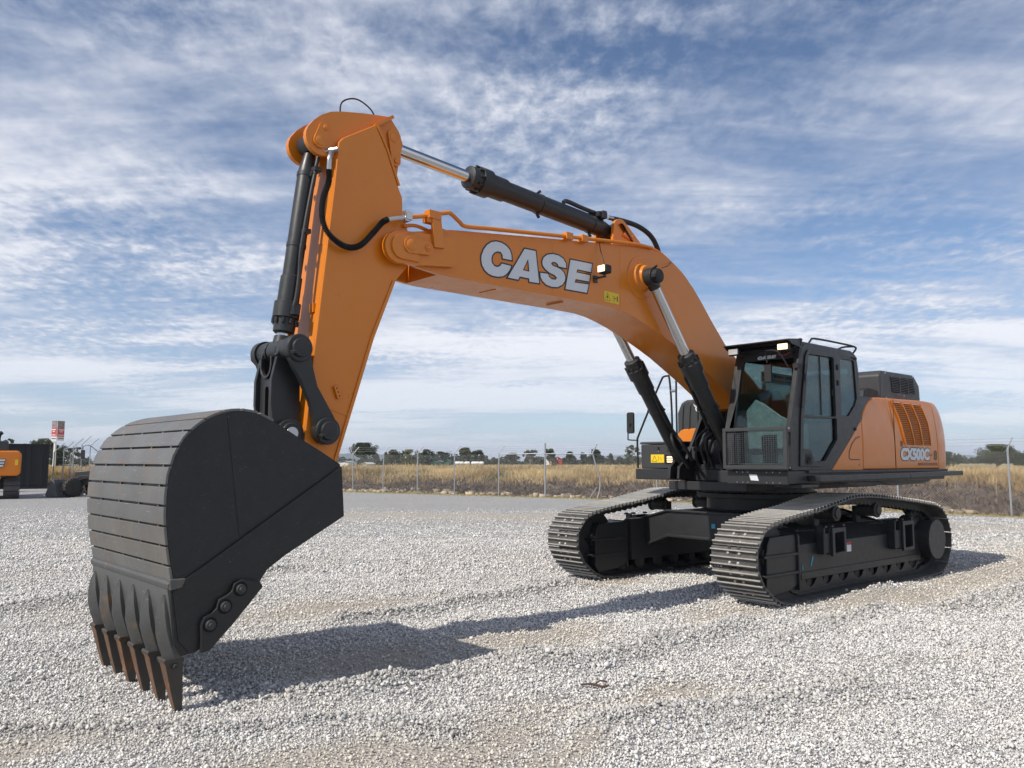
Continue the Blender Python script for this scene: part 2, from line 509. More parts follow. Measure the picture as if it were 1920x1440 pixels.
def fast_mesh(me, V, Q):
    me.vertices.add(len(V)); me.vertices.foreach_set('co', np.ascontiguousarray(V, dtype=np.float32).ravel())
    k = Q.shape[1]
    me.loops.add(Q.size); me.loops.foreach_set('vertex_index', np.ascontiguousarray(Q, dtype=np.int32).ravel())
    me.polygons.add(len(Q)); me.polygons.foreach_set('loop_start', np.arange(0, Q.size, k, dtype=np.int32))
    me.update(calc_edges=True)


def point_color(me, name, C4):
    a = me.color_attributes.new(name, 'FLOAT_COLOR', 'POINT')
    a.data.foreach_set('color', np.ascontiguousarray(C4, dtype=np.float32).ravel())


fast_mesh(me, V, Q)
me.polygons.foreach_set('use_smooth', [True] * len(me.polygons))
SF = np.clip(GS / 8 + 0.5, 0, 1)       # 0.5 on the fence line
point_color(me, 'surf', np.stack([GD, GC, SF, np.ones_like(GD)], -1).reshape(-1, 4))

gm = bpy.data.materials.new('gravel_and_field'); gm.use_nodes = True
T = NT(gm.node_tree)
b = gm.node_tree.nodes['Principled BSDF']
b.inputs['Roughness'].default_value = 0.95; b.inputs['Specular IOR Level'].default_value = 0.15
obj = T.n('ShaderNodeTexCoord').outputs['Object']
at = T.n('ShaderNodeAttribute', attribute_name='surf').outputs[0]
sp = T.n('ShaderNodeSeparateColor', {0: at})
vor = T.n('ShaderNodeTexVoronoi', {'Vector': obj, 'Scale': 42.0, 'Randomness': 1.0})
vr = T.n('ShaderNodeSeparateColor', {0: vor.outputs['Color']}).outputs[0]
cr = T.n('ShaderNodeValToRGB', {0: vr})
e = cr.color_ramp.elements
e[0].position = 0.0; e[0].color = (0.13, 0.13, 0.135, 1)
e[1].position = 1.0; e[1].color = (0.56, 0.55, 0.53, 1)
for pos, c_ in ((0.3, .36), (0.75, .48)):
    q = e.new(pos); q.color = (c_, c_ * 0.99, c_ * 0.965, 1)
vor2 = T.n('ShaderNodeTexVoronoi', {'Vector': obj, 'Scale': 9.0})
vr2 = T.n('ShaderNodeSeparateColor', {0: vor2.outputs['Color']}).outputs[1]
gcol = T.mix(T.math('MULTIPLY', vr2, 0.22), cr.outputs[0], (0.2, 0.2, 0.2))
gcol = T.mix(T.math('MULTIPLY', T.noise(obj, 0.12, 4, 0.6), 0.35), gcol, (0.22, 0.225, 0.24))
dcol = T.mix(T.noise(obj, 14.0, 4, 0.7), (0.36, 0.32, 0.27), (0.52, 0.475, 0.41))
gcol = T.mix(T.math('MULTIPLY', sp.outputs[0], 0.75), gcol, dcol)
# field soil and dry grass
fn = T.noise(obj, 1.6, 6, 0.7)
soil = T.mix(T.smooth(fn, 0.35, 0.65), (0.075, 0.055, 0.045), (0.19, 0.145, 0.11))
pale = T.smooth(T.noise(obj, 1.1, 5, 0.6), 0.50, 0.58)
foot = T.math('MULTIPLY', T.smooth(sp.outputs[2], 0.50, 0.53, 0, 1), T.smooth(sp.outputs[2], 0.56, 0.62, 1, 0))
soil = T.mix(T.math('MULTIPLY', pale, foot), soil, (0.44, 0.36, 0.27))
straw = T.mix(fn, (0.22, 0.17, 0.10), (0.46, 0.38, 0.22))
soil = T.mix(T.smooth(sp.outputs[2], 0.86, 0.99), soil, straw)
isf = T.smooth(T.math('ADD', sp.outputs[2], T.math('MULTIPLY', T.noise(obj, 2.5, 3, 0.6), 0.05)), 0.515, 0.535)
verge = T.math('MULTIPLY', T.smooth(T.math('ADD', sp.outputs[2], T.math('MULTIPLY', T.noise(obj, 1.8, 4, 0.6), 0.08)), 0.45, 0.50), 0.9)
gcol = T.mix(verge, gcol, T.mix(fn, (0.30, 0.25, 0.12), (0.48, 0.42, 0.24)))
gcol = T.mix(isf, gcol, soil)
gm.node_tree.links.new(gcol, b.inputs['Base Color'])
bn = T.n('ShaderNodeBump', {'Strength': 0.9, 'Distance': 0.02, 'Height': T.math('ADD', vor.outputs['Distance'], T.noise(obj, 30.0, 4, 0.7))})
gm.node_tree.links.new(bn.outputs[0], b.inputs['Normal'])
me.materials.append(gm)
ground = bpy.data.objects.new('ground', me)
COL.objects.link(ground); tag(ground, kind='structure')

# ---- loose stones of the gravel, real geometry (nobody could count them)
def stone_mesh():
    base = np.array([(x, y, z) for x in (-1, 1) for y in (-1, 1) for z in (-1, 1)], float)
    quads = np.array([(0, 1, 3, 2), (4, 6, 7, 5), (0, 4, 5, 1), (2, 3, 7, 6), (0, 2, 6, 4), (1, 5, 7, 3)])
    P = []
    for y0, y1, dens, size in ((3.3, 5.6, 5000, .0072), (5.6, 8.5, 3100, .0084), (8.5, 12, 1900, .0098), (12, 17, 950, .0122), (17, 29, 380, .0140)):
        area = 0.70 * (y1 * y1 - y0 * y0)
        n = int(area * dens)
        y = np.sqrt(rng.uniform(y0 * y0, y1 * y1, n)); x = rng.uniform(-0.70, 0.70, n) * y
        _, d, c = yard(x, y)
        keep = (rng.random(n) < (1 - 0.70 * d)) & (fdist(x, y) < -1.0 - .5 * rng.random(n)) & (rng.random(n) > (y - 15) / 14)
        x, y, d, c = x[keep], y[keep], d[keep], c[keep]
        s_ = size * rng.lognormal(0, 0.32, len(x)) * (1 + 0.35 * c)
        P.append(np.stack([x, y, s_, d, c], 1))
    P = np.concatenate(P)
    n = len(P)
    z = height(P[:, 0], P[:, 1])
    jit = base[None] * (0.78 + 0.5 * rng.random((n, 8, 1))) + rng.normal(0, .16, (n, 8, 3))
    jit *= np.stack([np.ones(n), rng.uniform(.6, 1, n), rng.uniform(.4, .8, n)], 1)[:, None, :] * P[:, 2][:, None, None] * 0.62
    q = rng.normal(size=(n, 4)); q /= np.linalg.norm(q, axis=1)[:, None]
    w, x, y, zz = q.T
    RM = np.stack([1 - 2 * (y * y + zz * zz), 2 * (x * y - zz * w), 2 * (x * zz + y * w), 2 * (x * y + zz * w), 1 - 2 * (x * x + zz * zz), 2 * (y * zz - x * w),
                   2 * (x * zz - y * w), 2 * (y * zz + x * w), 1 - 2 * (x * x + y * y)], 1).reshape(n, 3, 3)
    v = np.einsum('nij,nkj->nki', RM, jit)
    v += np.stack([P[:, 0], P[:, 1], z + P[:, 2] * rng.uniform(-.15, 1.1, n)], 1)[:, None, :]
    f = (quads[None] + (np.arange(n) * 8)[:, None, None]).reshape(-1, 4)
    g = np.clip(0.63 + rng.normal(0, .12, n) - 0.17 * P[:, 4], .11, .85)
    warm = rng.normal(0, .015, n) + 0.05 * P[:, 3]
    col = np.stack([g * (1.01 + warm), g * (0.99 + warm * .3), g * (0.955 - warm), np.ones(n)], 1)
    col[:, :3] = col[:, :3] * (1 - 0.4 * P[:, 3:4]) + np.array([.5, .45, .38]) * 0.4 * P[:, 3:4]
    me = bpy.data.meshes.new('gravel_stones')
    fast_mesh(me, v.reshape(-1, 3), f)
    point_color(me, 'col', np.repeat(col, 8, 0))
    me.materials.append(attrmat('crushed_stone', 0.9, spec=0.25))
    o = bpy.data.objects.new('gravel', me); COL.objects.link(o)
    return tag(o, kind='stuff', label='loose grey crushed stone gravel covering the yard in the foreground', cat='gravel')


stone_mesh()


def rubble():
    n = 900
    x = rng.uniform(-14, 20, n); s_ = rng.uniform(-.05, .75, n) ** 1.3
    s_ = np.nan_to_num(s_, nan=.1)
    y = yfence(x) + s_ * 1.2
    k = N1(x, y, 1.3) > -.05
    x, y = x[k], y[k]; n = len(x)
    sz = rng.uniform(.04, .15, n)
    base = np.array([(a, b_, c) for a in (-1, 1) for b_ in (-1, 1) for c in (-1, 1)], float)
    quads = np.array([(0, 1, 3, 2), (4, 6, 7, 5), (0, 4, 5, 1), (2, 3, 7, 6), (0, 2, 6, 4), (1, 5, 7, 3)])
    v = (base[None] * (.7 + .5 * rng.random((n, 8, 1))) + rng.normal(0, .15, (n, 8, 3))) * (np.stack([np.ones(n), np.ones(n) * .8, rng.uniform(.5, .9, n)], 1) * sz[:, None])[:, None, :]
    v += np.stack([x, y, height(x, y) + sz * .3], 1)[:, None, :]
    me = bpy.data.meshes.new('rubble'); fast_mesh(me, v.reshape(-1, 3), (quads[None] + (np.arange(n) * 8)[:, None, None]).reshape(-1, 4))
    g = rng.uniform(.5, 1.15, n)
    point_color(me, 'col', np.repeat(np.stack([.42 * g, .345 * g, .26 * g, np.ones(n)], 1), 8, 0))
    me.materials.append(attrmat('pale_clod', .95))
    o = bpy.data.objects.new('rubble', me); COL.objects.link(o)
    tag(o, 'pale broken clods and rocks lying along the foot of the bank', 'rubble', kind='stuff')


rubble()


# ---- dry grass, scrub
def blades(name, label, cat, pts, hgt, wid, cols, lean=.35, per=1):
    n = len(pts)
    z = height(pts[:, 0], pts[:, 1])
    a = rng.uniform(0, 2 * math.pi, n)
    dx, dy = np.cos(a) * wid, np.sin(a) * wid
    ln = rng.normal(0, lean, (n, 2)) * hgt[:, None]
    b0 = np.stack([pts[:, 0] - dx, pts[:, 1] - dy, z - .02], 1); b1 = np.stack([pts[:, 0] + dx, pts[:, 1] + dy, z - .02], 1)
    m0 = b0 * .5 + b1 * .5 + np.stack([ln[:, 0] * .4 - dx * .8, ln[:, 1] * .4 - dy * .8, hgt * .6], 1)
    m1 = b0 * .5 + b1 * .5 + np.stack([ln[:, 0] * .4 + dx * .8, ln[:, 1] * .4 + dy * .8, hgt * .6], 1)
    t0 = b0 * .5 + b1 * .5 + np.stack([ln[:, 0] - dx * .15, ln[:, 1] - dy * .15, hgt], 1)
    t1 = b0 * .5 + b1 * .5 + np.stack([ln[:, 0] + dx * .15, ln[:, 1] + dy * .15, hgt], 1)
    v = np.stack([b0, b1, m1, m0, t1, t0], 1).reshape(-1, 3)
    k = (np.arange(n) * 6)[:, None]
    f = np.concatenate([k + np.array([[0, 1, 2, 3]]), k + np.array([[3, 2, 4, 5]])])
    me = bpy.data.meshes.new(name)
    fast_mesh(me, v, f)
    c4 = np.concatenate([cols, np.ones((n, 1))], 1)
    point_color(me, 'col', np.repeat(c4, 6, 0))
    me.materials.append(attrmat(name + '_leaf', 0.85, transl=0.25))
    o = bpy.data.objects.new(name, me); COL.objects.link(o)
    return tag(o, label, cat, kind='stuff')


def field_pts(n, s0, s1, x0=-36, x1=24):
    x = rng.uniform(x0, x1, n)
    sl = np.sqrt(1 + ((yfence(x + .5) - yfence(x - .5))) ** 2)
    s_ = rng.uniform(s0, s1, n)
    return np.stack([x, yfence(x) + s_ * sl], 1), s_


pa, sa = field_pts(150000, 1.9, 9.0)
keep = (N1(pa[:, 0], pa[:, 1], 0.8) * .9 + (sa - 2.5) * 0.55 + rng.normal(0, .25, len(sa))) > 0
pa, sa = pa[keep], sa[keep]
pb, sb = field_pts(60000, 9.0, 42.0, -48, 40)
pp = np.concatenate([pa, pb]); ss = np.concatenate([sa, sb]); n = len(pp)
hv = (0.24 + 0.26 * rng.random(n)) * (1 + .5 * N2(pp[:, 0], pp[:, 1], .5)) * np.clip(.55 + (ss - 1.9) * .25, .4, 1.1)
hv += (rng.random(n) < .04) * rng.uniform(.1, .3, n)
t = np.clip(.42 + 1.3 * N1(pp[:, 0], pp[:, 1], .35) + .5 * N2(pp[:, 0], pp[:, 1], 1.6) + rng.normal(0, .22, n), 0, 1)[:, None]
gcolr = np.array([.34, .225, .10]) * (1 - t) + np.array([.74, .58, .31]) * t
gr = (N3(pp[:, 0], pp[:, 1], .45) > .42)[:, None] * (rng.random((n, 1)) < .7)
gcolr = gcolr * (1 - gr) + np.array([.13, .15, .06]) * gr
blades('dry_grass', 'tall straw coloured dry grass on top of the bank behind the fence', 'grass', pp, hv, np.where(ss < 9, .012, .03), np.clip(gcolr, 0, 1))

pc, s3 = field_pts(110000, 0.35, 4.6)
keep = rng.random(len(s3)) < np.clip(.55 + .8 * N2(pc[:, 0], pc[:, 1], .9), .15, 1) * np.clip((s3 + .3) / 1.2, .25, 1)
pc, s3 = pc[keep], s3[keep]; n = len(pc)
t = np.clip(.45 + .5 * N1(pc[:, 0], pc[:, 1], 1.2) + rng.normal(0, .3, n), 0, 1)[:, None]
cc = np.array([.10, .072, .058]) * (1 - t) + np.array([.34, .27, .21]) * t
blades('dead_scrub', 'matted brown dead weeds covering the slope of the bank', 'weeds', pc, rng.uniform(.06, .26, n), np.full(n, .02), cc, lean=1.1)
pd, s4 = field_pts(26000, -1.0, 0.5)
n = len(pd)
t = rng.random((n, 1))
blades('verge_grass', 'thin strip of short yellow grass along the foot of the fence', 'grass', pd, rng.uniform(.02, .08, n), np.full(n, .012),
       np.array([.30, .27, .10]) * (1 - t) + np.array([.52, .44, .22]) * t, lean=.8)


# ================================================================== the excavator
YS, YU = R(47.62), R(49.96)
EX = empty('excavator', (3.543, 11.771, 0), -math.pi / 2 - YS)
tag(EX, 'large orange and charcoal crawler excavator with raised boom and bucket resting on its teeth', 'excavator')
URZ = -(YU - YS)


def part(mb, name, m, parent=None, **k):
    return mb.build(name, m, parent if parent is not None else EX, **k)


# ------------------------------------------------------------------ tracks
PATH = [(2.56, .58), (2.50, .75), (2.36, .88), (2.20, .93), (1.97, .975), (1.62, 1.02), (1.26, 1.06), (.75, 1.14), (.39, 1.19), (0, 1.195), (-.36, 1.176),
        (-.8, 1.14), (-1.19, 1.106), (-1.65, 1.06), (-2.03, 1.01), (-2.25, .92), (-2.42, .724), (-2.47, .52), (-2.41, .31), (-2.24, .12), (-1.95, .045),
        (-1.2, .03), (-.4, .03), (.4, .03), (1.2, .03), (1.85, .03), (2.12, .075), (2.34, .20), (2.50, .37)]


def resample(path, n):
    P = np.array(path); k = len(P); out_ = []
    for i in range(k):
        a, b_, c_, d_ = P[i - 1], P[i], P[(i + 1) % k], P[(i + 2) % k]
        for t in np.linspace(0, 1, 20, endpoint=False):
            out_.append(0.5 * ((2 * b_) + (c_ - a) * t + (2 * a - 5 * b_ + 4 * c_ - d_) * t * t + (3 * b_ - a - 3 * c_ + d_) * t ** 3))
    Q = np.array(out_); Q2 = np.vstack([Q, Q[:1]])
    L = np.concatenate([[0], np.cumsum(np.linalg.norm(np.diff(Q2, axis=0), axis=1))])
    s_ = np.arange(n) * L[-1] / n
    pos = np.stack([np.interp(s_, L, Q2[:, 0]), np.interp(s_, L, Q2[:, 1])], 1)
    nxt = np.stack([np.interp((s_ + .09) % L[-1], L, Q2[:, 0]), np.interp((s_ + .09) % L[-1], L, Q2[:, 1])], 1)
    prv = np.stack([np.interp((s_ - .09) % L[-1], L, Q2[:, 0]), np.interp((s_ - .09) % L[-1], L, Q2[:, 1])], 1)
    return pos, np.arctan2((nxt - prv)[:, 1], (nxt - prv)[:, 0]), L[-1] / n


NSHOE = 48
pos, ang, PITCH = resample(PATH, NSHOE)


def shoe_mesh():
    """triple grouser shoe: x along the track, y across, z inwards (path runs front -> top -> rear so outside is -n)"""
    m = MB(); hp = PITCH / 2
    # plate with a curled leading lip (outside is +z here)
    prof = [(-hp + .011, -.010), (-hp + .03, .0), (hp - .02, .0), (hp - .005, -.004), (hp - .005, -.016), (hp - .02, -.014), (-hp + .03, -.014), (-hp + .011, -.022)]
    m.prism(prof, -.30, .30)
    for gx in (-.079, .0, .079):
        m.mat(0); m.prism([(gx - .015, -.004), (gx - .008, .025), (gx + .008, .025), (gx + .015, -.004)], -.298, .298)
        m.mat(2); m.prism([(gx - .0078, .025), (gx - .0055, .034), (gx + .0055, .034), (gx + .0078, .025)], -.297, .297)
    m.mat(2)
    for y in (-.055, .055):
        for x in (-hp * .5 - .003, hp * .42):
            m.lathe((x, y * (1 if x < 0 else 1.35), -.002), (x, y * (1 if x < 0 else 1.35), 1), [(0, .019), (.014, .018), (.020, .011)], 8)
    m.mat(1)
    for x in (-hp * .5 - .003, hp * .42):
        m.box(x - .011, x + .011, -.030, .030, -.003, .0015)
    for y in (-.075, .045):
        m.box(hp - .030, hp + .009, y - .004, y + .034, -.02, .003)
    # chain links under the shoe
    for y, o_ in ((-.10, 0), (.055, 0)):
        m.prism([(-hp * .95, -.018), (hp * .95, -.018), (hp * 1.05, -.06), (hp * .8, -.115), (hp * .1, -.095), (-hp * .4, -.115), (-hp * 1.0, -.085)], y, y + .045)
    return m


track_protos = None
for side in (1, -1):
    yt = 1.372 * side
    TR = empty('track', (0, 0, 0), URZ); TR.parent = EX
    tag(TR, 'near side crawler track' if side == 1 else 'far side crawler track')
    ch = empty('track_chain'); ch.parent = TR
    if side == 1:
        shoe0 = shoe_mesh().build('track_shoe', [SHOE, LINK, GROUSER], ch, bevel=0.0)
    for i in range(NSHOE):
        o = shoe0 if (side == 1 and i == 0) else shoe0.copy()
        if o is not shoe0: COL.objects.link(o)
        o.parent = ch
        t_ = Vector((math.cos(ang[i]), 0, math.sin(ang[i])))
        nrm = Vector((t_.z, 0, -t_.x))                       # outward: path runs from the front over the top, so outside is on its right
        Yv = nrm.cross(t_)
        M = Matrix((t_, Yv, nrm)).transposed().to_4x4()
        M.translation = Vector((pos[i][0], yt, pos[i][1]))
        o.matrix_local = M
    # frame of the track
    def Y(a): return side * a
    s = side
    m = MB()
    m.prism([(s * 1.50, .245), (s * 1.50, .655), (s * 1.46, .675), (s * 1.24, .82), (s * 1.12, .82), (s * 1.12, .245)], -1.80, 1.44, 'x')
    m.box(-1.78, 1.42, *sorted((s * 1.503, s * 1.515)), .245, .33)
    fr = part(m, 'track_frame', DARK, TR, bevel=.012)
    # guard round the front idler
    m = MB()
    gp = [(1.47, .20), (1.47, .70), (1.53, .785), (2.04, .775), (2.09, .70), (2.115, .58), (2.12, .36), (2.13, .20), (2.06, .105), (1.66, .135)]
    m.prism(gp, s * 1.18, s * 1.50)
    for z in (.345, .56):
        m.prism([(1.46, z - .018), (2.20, z - .018), (2.20, z + .018), (1.46, z + .018)], s * 1.17, s * 1.525)
    m.prism([(1.455, .15), (1.49, .13), (1.50, .80), (1.46, .77)], s * 1.17, s * 1.53)
    part(m, 'idler_guard', DARK, TR, bevel=.012)
    m = MB()
    for yy in (1.315, 1.385):
        m.disc((2.03, s * yy, .55), .40, s * .045)
    m.cyl((2.03, s * 1.24, .55), (2.03, s * 1.46, .55), .12)
    part(m, 'idler_wheel', LINK, TR, bevel=.01)
    # final drive with a toothed cover
    m = MB()
    m.lathe((-2.0, s * 1.20, .53), (-2.0, s * 2, .53), [(0, .33), (.20, .33), (.24, .27), (.43, .265), (.44, .262)], 40)
    part(m, 'final_drive', DARK, TR)
    m = MB(); nth = 44
    cog = []
    for k in range(nth):
        a = 2 * math.pi * k / nth
        for r_, da in ((.268, -.45), (.285, -.22), (.285, .22), (.268, .45)):
            aa = a + da * 2 * math.pi / nth * 1.0
            cog.append((-2.0 + r_ * math.cos(aa), .53 + r_ * math.sin(aa)))
    m.prism(cog, s * 1.64, s * 1.665)
    part(m, 'drive_cover', DARK2, TR, bevel=.003)
    m = MB(); cog = []; nth = 22
    for k in range(nth):
        a = 2 * math.pi * k / nth
        for r_, da in ((.36, -.45), (.42, -.18), (.42, .18), (.36, .45)):
            aa = a + da * 2 * math.pi / nth
            cog.append((-1.98 + r_ * math.cos(aa), .53 + r_ * math.sin(aa)))
    m.prism(cog, s * 1.345, s * 1.40)
    part(m, 'sprocket', LINK, TR, bevel=.004)
    for k in range(9):
        x = -1.62 + k * .395
        m = MB()
        m.lathe((x, s * 1.20, .185), (x, s * 2, .185), [(0, .07), (.03, .105), (.08, .105), (.09, .085), (.17, .085), (.18, .105), (.23, .105), (.24, .06), (.25, .055)], 18)
        part(m, 'track_roller', LINK, TR)
    m = MB()
    prof = [(-1.86, .20), (-1.62, .10), (1.50, .085), (1.62, .13), (1.44, .245)]
    for k in range(8):                                        # notched roller guard
        x = 1.30 - k * .395
        prof += [(x, .245), (x - .07, .17), (x - .15, .135), (x - .23, .17), (x - .29, .245)]
    m.prism(prof, s * 1.455, s * 1.475)
    m.prism([(-1.84, .13), (-1.66, .085), (1.45, .07), (1.62, .12), (1.62, .135), (1.45, .10), (-1.66, .105), (-1.84, .15)], s * 1.44, s * 1.50)
    part(m, 'roller_guard', DARK, TR, bevel=.004)
    for x in (.53, -.56):
        m = MB()
        m.lathe((x, s * 1.22, .99), (x, s * 2, .99), [(0, .055), (.02, .085), (.24, .085), (.26, .10), (.285, .10), (.29, .07), (.31, .065)], 20)
        m.box(x - .06, x + .06, *sorted((s * 1.17, s * 1.23)), .74, 1.04)
        part(m, 'carrier_roller', LINK, TR, bevel=.004)
    for x0, x1, z0, z1 in ((.56, 1.10, .49, .86), (-1.33, -.76, .43, .86)):
        m = MB()
        f0 = .16
        m.holed([(x0, z0), (x0 + .33, z0), (x0 + .33, z1 - .03), (x0, z1 - .03)], [[(x0 + .045, z0 + .05), (x0 + .27, z0 + .04), (x0 + .27, z1 - .09), (x0 + .045, z1 - .08)]], s * 1.60, s * 1.635)
        m.box(x0 + .33, x1 - .06, *sorted((s * 1.50, s * 1.60)), z0 + .04, z0 + .28)
        m.prism([(x1 - .10, z0 + .03), (x1 - .07, z0 + .03), (x1 - .07, z1), (x1 - .10, z1)], s * 1.50, s * 1.60)
        m.prism([(x0, z0 + .02), (x0 + .03, z0 + .02), (x0 + .03, z1 - .03), (x0, z1 - .03)], s * 1.50, s * 1.60)
        m.prism([(x0 + .30, z0 + .02), (x0 + .335, z0 + .02), (x0 + .335, z1 - .03), (x0 + .30, z1 - .03)], s * 1.50, s * 1.60)
        for xx in (x0 + .03, x0 + .30, x1 - .085):
            m.prism(circ(xx, z1 - .02, .03, 0, 180, 8), s * 1.57, s * 1.625)
        part(m, 'step_bracket', DARK, TR, bevel=.006)
    if side == 1:
        m = MB(); m.box(.22, .33, 1.5005, 1.517, .50, .62); o = part(m, 'warning_label', WHITE, TR)
        m = MB(); m.box(.22, .33, 1.517, 1.519, .585, .62); part(m, 'warning_label_header', RED, o)
        m = MB(); m.prism([(1.17, .40), (1.20, .38), (1.145, .50), (1.125, .49)], 1.5005, 1.506); part(m, 'paint_mark', CYAN, TR); m = MB(); m.prism([(1.36, .36), (1.38, .36), (1.37, .44)], 1.5005, 1.506); part(m, 'paint_mark', CYAN, TR)

# ------------------------------------------------------------------ car body and swing ring
m = MB()
bp_ = [(-1.30, .37), (-1.30, .79), (-.72, .945), (.72, .945), (1.30, .79), (1.30, .37), (.72, .595), (-.72, .595)]
m.prism(bp_, .72, 1.12, 'x'); m.prism(bp_, -1.12, -.72, 'x')
m.prism([(-.9, -.9), (.9, -.9), (.9, .9), (-.9, .9)], .58, .935, 'z')
for a, b in ((1.08, 1.15), (-1.15, -1.08)):
    m.prism([(-1.3, .35), (-.72, .575), (.72, .575), (1.3, .35), (1.3, .39), (.72, .615), (-.72, .615), (-1.3, .39)], a, b, 'x')
    m.prism([(-1.3, .775), (-.72, .93), (.72, .93), (1.3, .775), (1.3, .805), (.72, .96), (-.72, .96), (-1.3, .805)], a, b, 'x')
CB = part(m, 'car_body', DARK, EX, bevel=.012, rotz=URZ)
m = MB(); m.box(1.1205, 1.124, .03, .09, .74, .80); part(m, 'paint_mark', CYAN, CB)
m = MB()
m.lathe((0, 0, .93), (0, 0, 2), [(0, .76), (.03, .78), (.04, .70), (.20, .70), (.205, .84), (.27, .84), (.28, .79), (.36, .79), (.365, .86), (.44, .86)], 64)
m.mat(1)
for k in range(44):
    a = 2 * math.pi * k / 44
    m.lathe((.815 * math.cos(a), .815 * math.sin(a), 1.20), (.815 * math.cos(a), .815 * math.sin(a), 2), [(0, .014), (.022, .014)], 6)
part(m, 'swing_ring', [DARK, LINK], EX, bevel=.004, rotz=URZ)

# ------------------------------------------------------------------ deck, catwalk
m = MB()
m.prism([(1.80, .55), (1.80, 1.50), (-3.02, 1.50), (-3.02, -1.45), (.95, -1.45), (.95, -.62), (1.05, -.55), (1.05, .55)], 1.375, 1.53, 'z')
m.box(1.802, 1.83, .70, 1.51, 1.365, 1.53)
m.box(-2.6, 1.25, -.62, .62, 1.25, 1.37)
deck = part(m, 'deck_frame', DARK, EX, bevel=.012)
m = MB(); m.prism([(1.03, 1.415), (1.135, 1.41), (1.11, 1.485), (1.005, 1.49)], 1.831, 1.834, 'x'); part(m, 'serial_plate', WHITE, deck)
m = MB()
for yy in (.84, .92, .99, 1.24, 1.32, 1.41):
    for zz in (1.39, 1.512):
        m.lathe((1.831, yy, zz), (2, yy, zz), [(0, .008), (.006, .006)], 8)
part(m, 'deck_bolts', STEEL, deck)
m = MB()
m.prism([(-3.35, 1.435), (1.33, 1.405), (1.36, 1.47), (-3.35, 1.503)], 1.502, 1.66)
m.box(-3.08, 1.36, 1.47, 1.53, 1.50, 1.535)
m.mat(1); m.box(-1.312, -1.300, 1.60, 1.6625, 1.42, 1.485)
part(m, 'catwalk', [DARK2, PIT], EX, bevel=.006)
m = MB()
m.prism([(-.9, 1.375), (-2.95, 1.375), (-2.6, 1.31), (-1.4, 1.30)], -1.2, 1.35)
m.box(1.2, 1.6, 1.2, 1.56, 1.33, 1.37)
part(m, 'belly_pan', DARK2, EX, bevel=.01)
# foot brackets that carry the boom and its cylinders
m = MB()
for s in (1, -1):
    m.prism([(1.05, 1.38), (1.42, 1.40), (1.40, 1.56), (1.24, 1.68), (1.02, 1.66), (.45, 2.55), (.35, 2.64), (.18, 2.64), (.08, 2.55), (-.45, 1.54), (-.45, 1.38)], s * .47, s * .52)
    m.prism([(1.05, 1.38), (1.42, 1.40), (1.40, 1.56), (1.24, 1.68), (1.02, 1.66), (.45, 2.55), (.35, 2.64), (.18, 2.64), (.08, 2.55), (-.45, 1.54), (-.45, 1.38)], s * .32, s * .36)
m.box(.2, 1.05, -.47, .47, 1.53, 1.6)
part(m, 'boom_foot_bracket', DARK, EX, bevel=.01)

# ------------------------------------------------------------------ boom
top = [(6.0, 3.88), (5.87, 3.862), (5.3, 3.936), (4.738, 4.01), (4.208, 4.075), (3.51, 4.162), (3.25, 4.20), (3.0, 4.226), (2.8, 4.238), (2.62, 4.228), (2.45, 4.195), (2.29, 4.135),
       (2.10, 4.035), (1.88, 3.885), (1.68, 3.70), (1.485, 3.505), (1.17, 3.217), (.93, 3.06), (.75, 2.93), (.50, 2.79), (.32, 2.67)]
foot = circ(.25, 2.52, .15, 100, 270, 8)
bot = [(.50, 2.38), (.85, 2.33), (.98, 2.36), (1.134, 2.56), (1.468, 2.73), (1.79, 2.88), (2.05, 3.00), (2.28, 3.09), (2.5, 3.17), (2.695, 3.236), (2.93, 3.31), (3.153, 3.365), (3.33, 3.40), (3.525, 3.42), (3.936, 3.42),
       (4.5, 3.412), (4.98, 3.407), (5.846, 3.40), (6.0, 3.405)]
tip = [(6.25, 3.43), (6.45, 3.47)] + circ(6.45, 3.59, .15, -70, 80, 8) + [(6.3, 3.76)]
outline = top + foot + bot
m = MB()
m.prism(outline, -.25, .25)
full = tip[::-1] + [(6.0, 3.88)] + [] # placeholder for order
side_prof = top[1:] + foot + bot + tip
for s in (1, -1):
    m.prism(side_prof, s * .245, s * .29)
# ribs welded on the underside
for x in (5.15, 4.15):
    m.box(x, x + .03, -.10, .14, 3.398, 3.412)
for x in (5.36, 4.47, 3.34):
    zt = np.interp(x, [p[0] for p in top[::-1]], [p[1] for p in top[::-1]])
    m.box(x, x + .006, .2895, .2925, 3.43, zt - .02)
for a_, b_ in ((2.0, .0), (2.6, .0)): pass
boom = part(m, 'boom', ORANGE, EX, bevel=.008)
m = MB()
for s in (1, -1):
    pl = circ(6.50, 3.565, .145, -85, 120, 14) + [(6.30, 3.74), (5.88, 3.775), (5.84, 3.75), (5.84, 3.51), (5.87, 3.485), (6.3, 3.435)]
    m.prism(pl, s * .29, s * .345)
    pl = circ(6.47, 3.575, .115, -90, 90, 12) + [(6.32, 3.70), (6.28, 3.46)]
    m.prism(pl, s * .345, s * .365)
    # keeper plate with pin end and bolt
    kp = circ(6.36, 3.605, .075, 10, 190, 10) + circ(6.19, 3.60, .065, 190, 370, 10)
    kp = circ(6.385, 3.60, .078, -80, 100, 10) + circ(6.20, 3.605, .066, 100, 280, 10)
    m.prism(kp, s * .345, s * .378)
    m.disc((6.38, s * .378, 3.60), .055, s * .008)
    m.disc((6.20, s * .378, 3.605), .033, s * .012); m.disc((6.20, s * .39, 3.605), .016, s * .014, 8)
part(m, 'arm_pivot_plate', ORANGE, boom, bevel=.006)
m = MB()
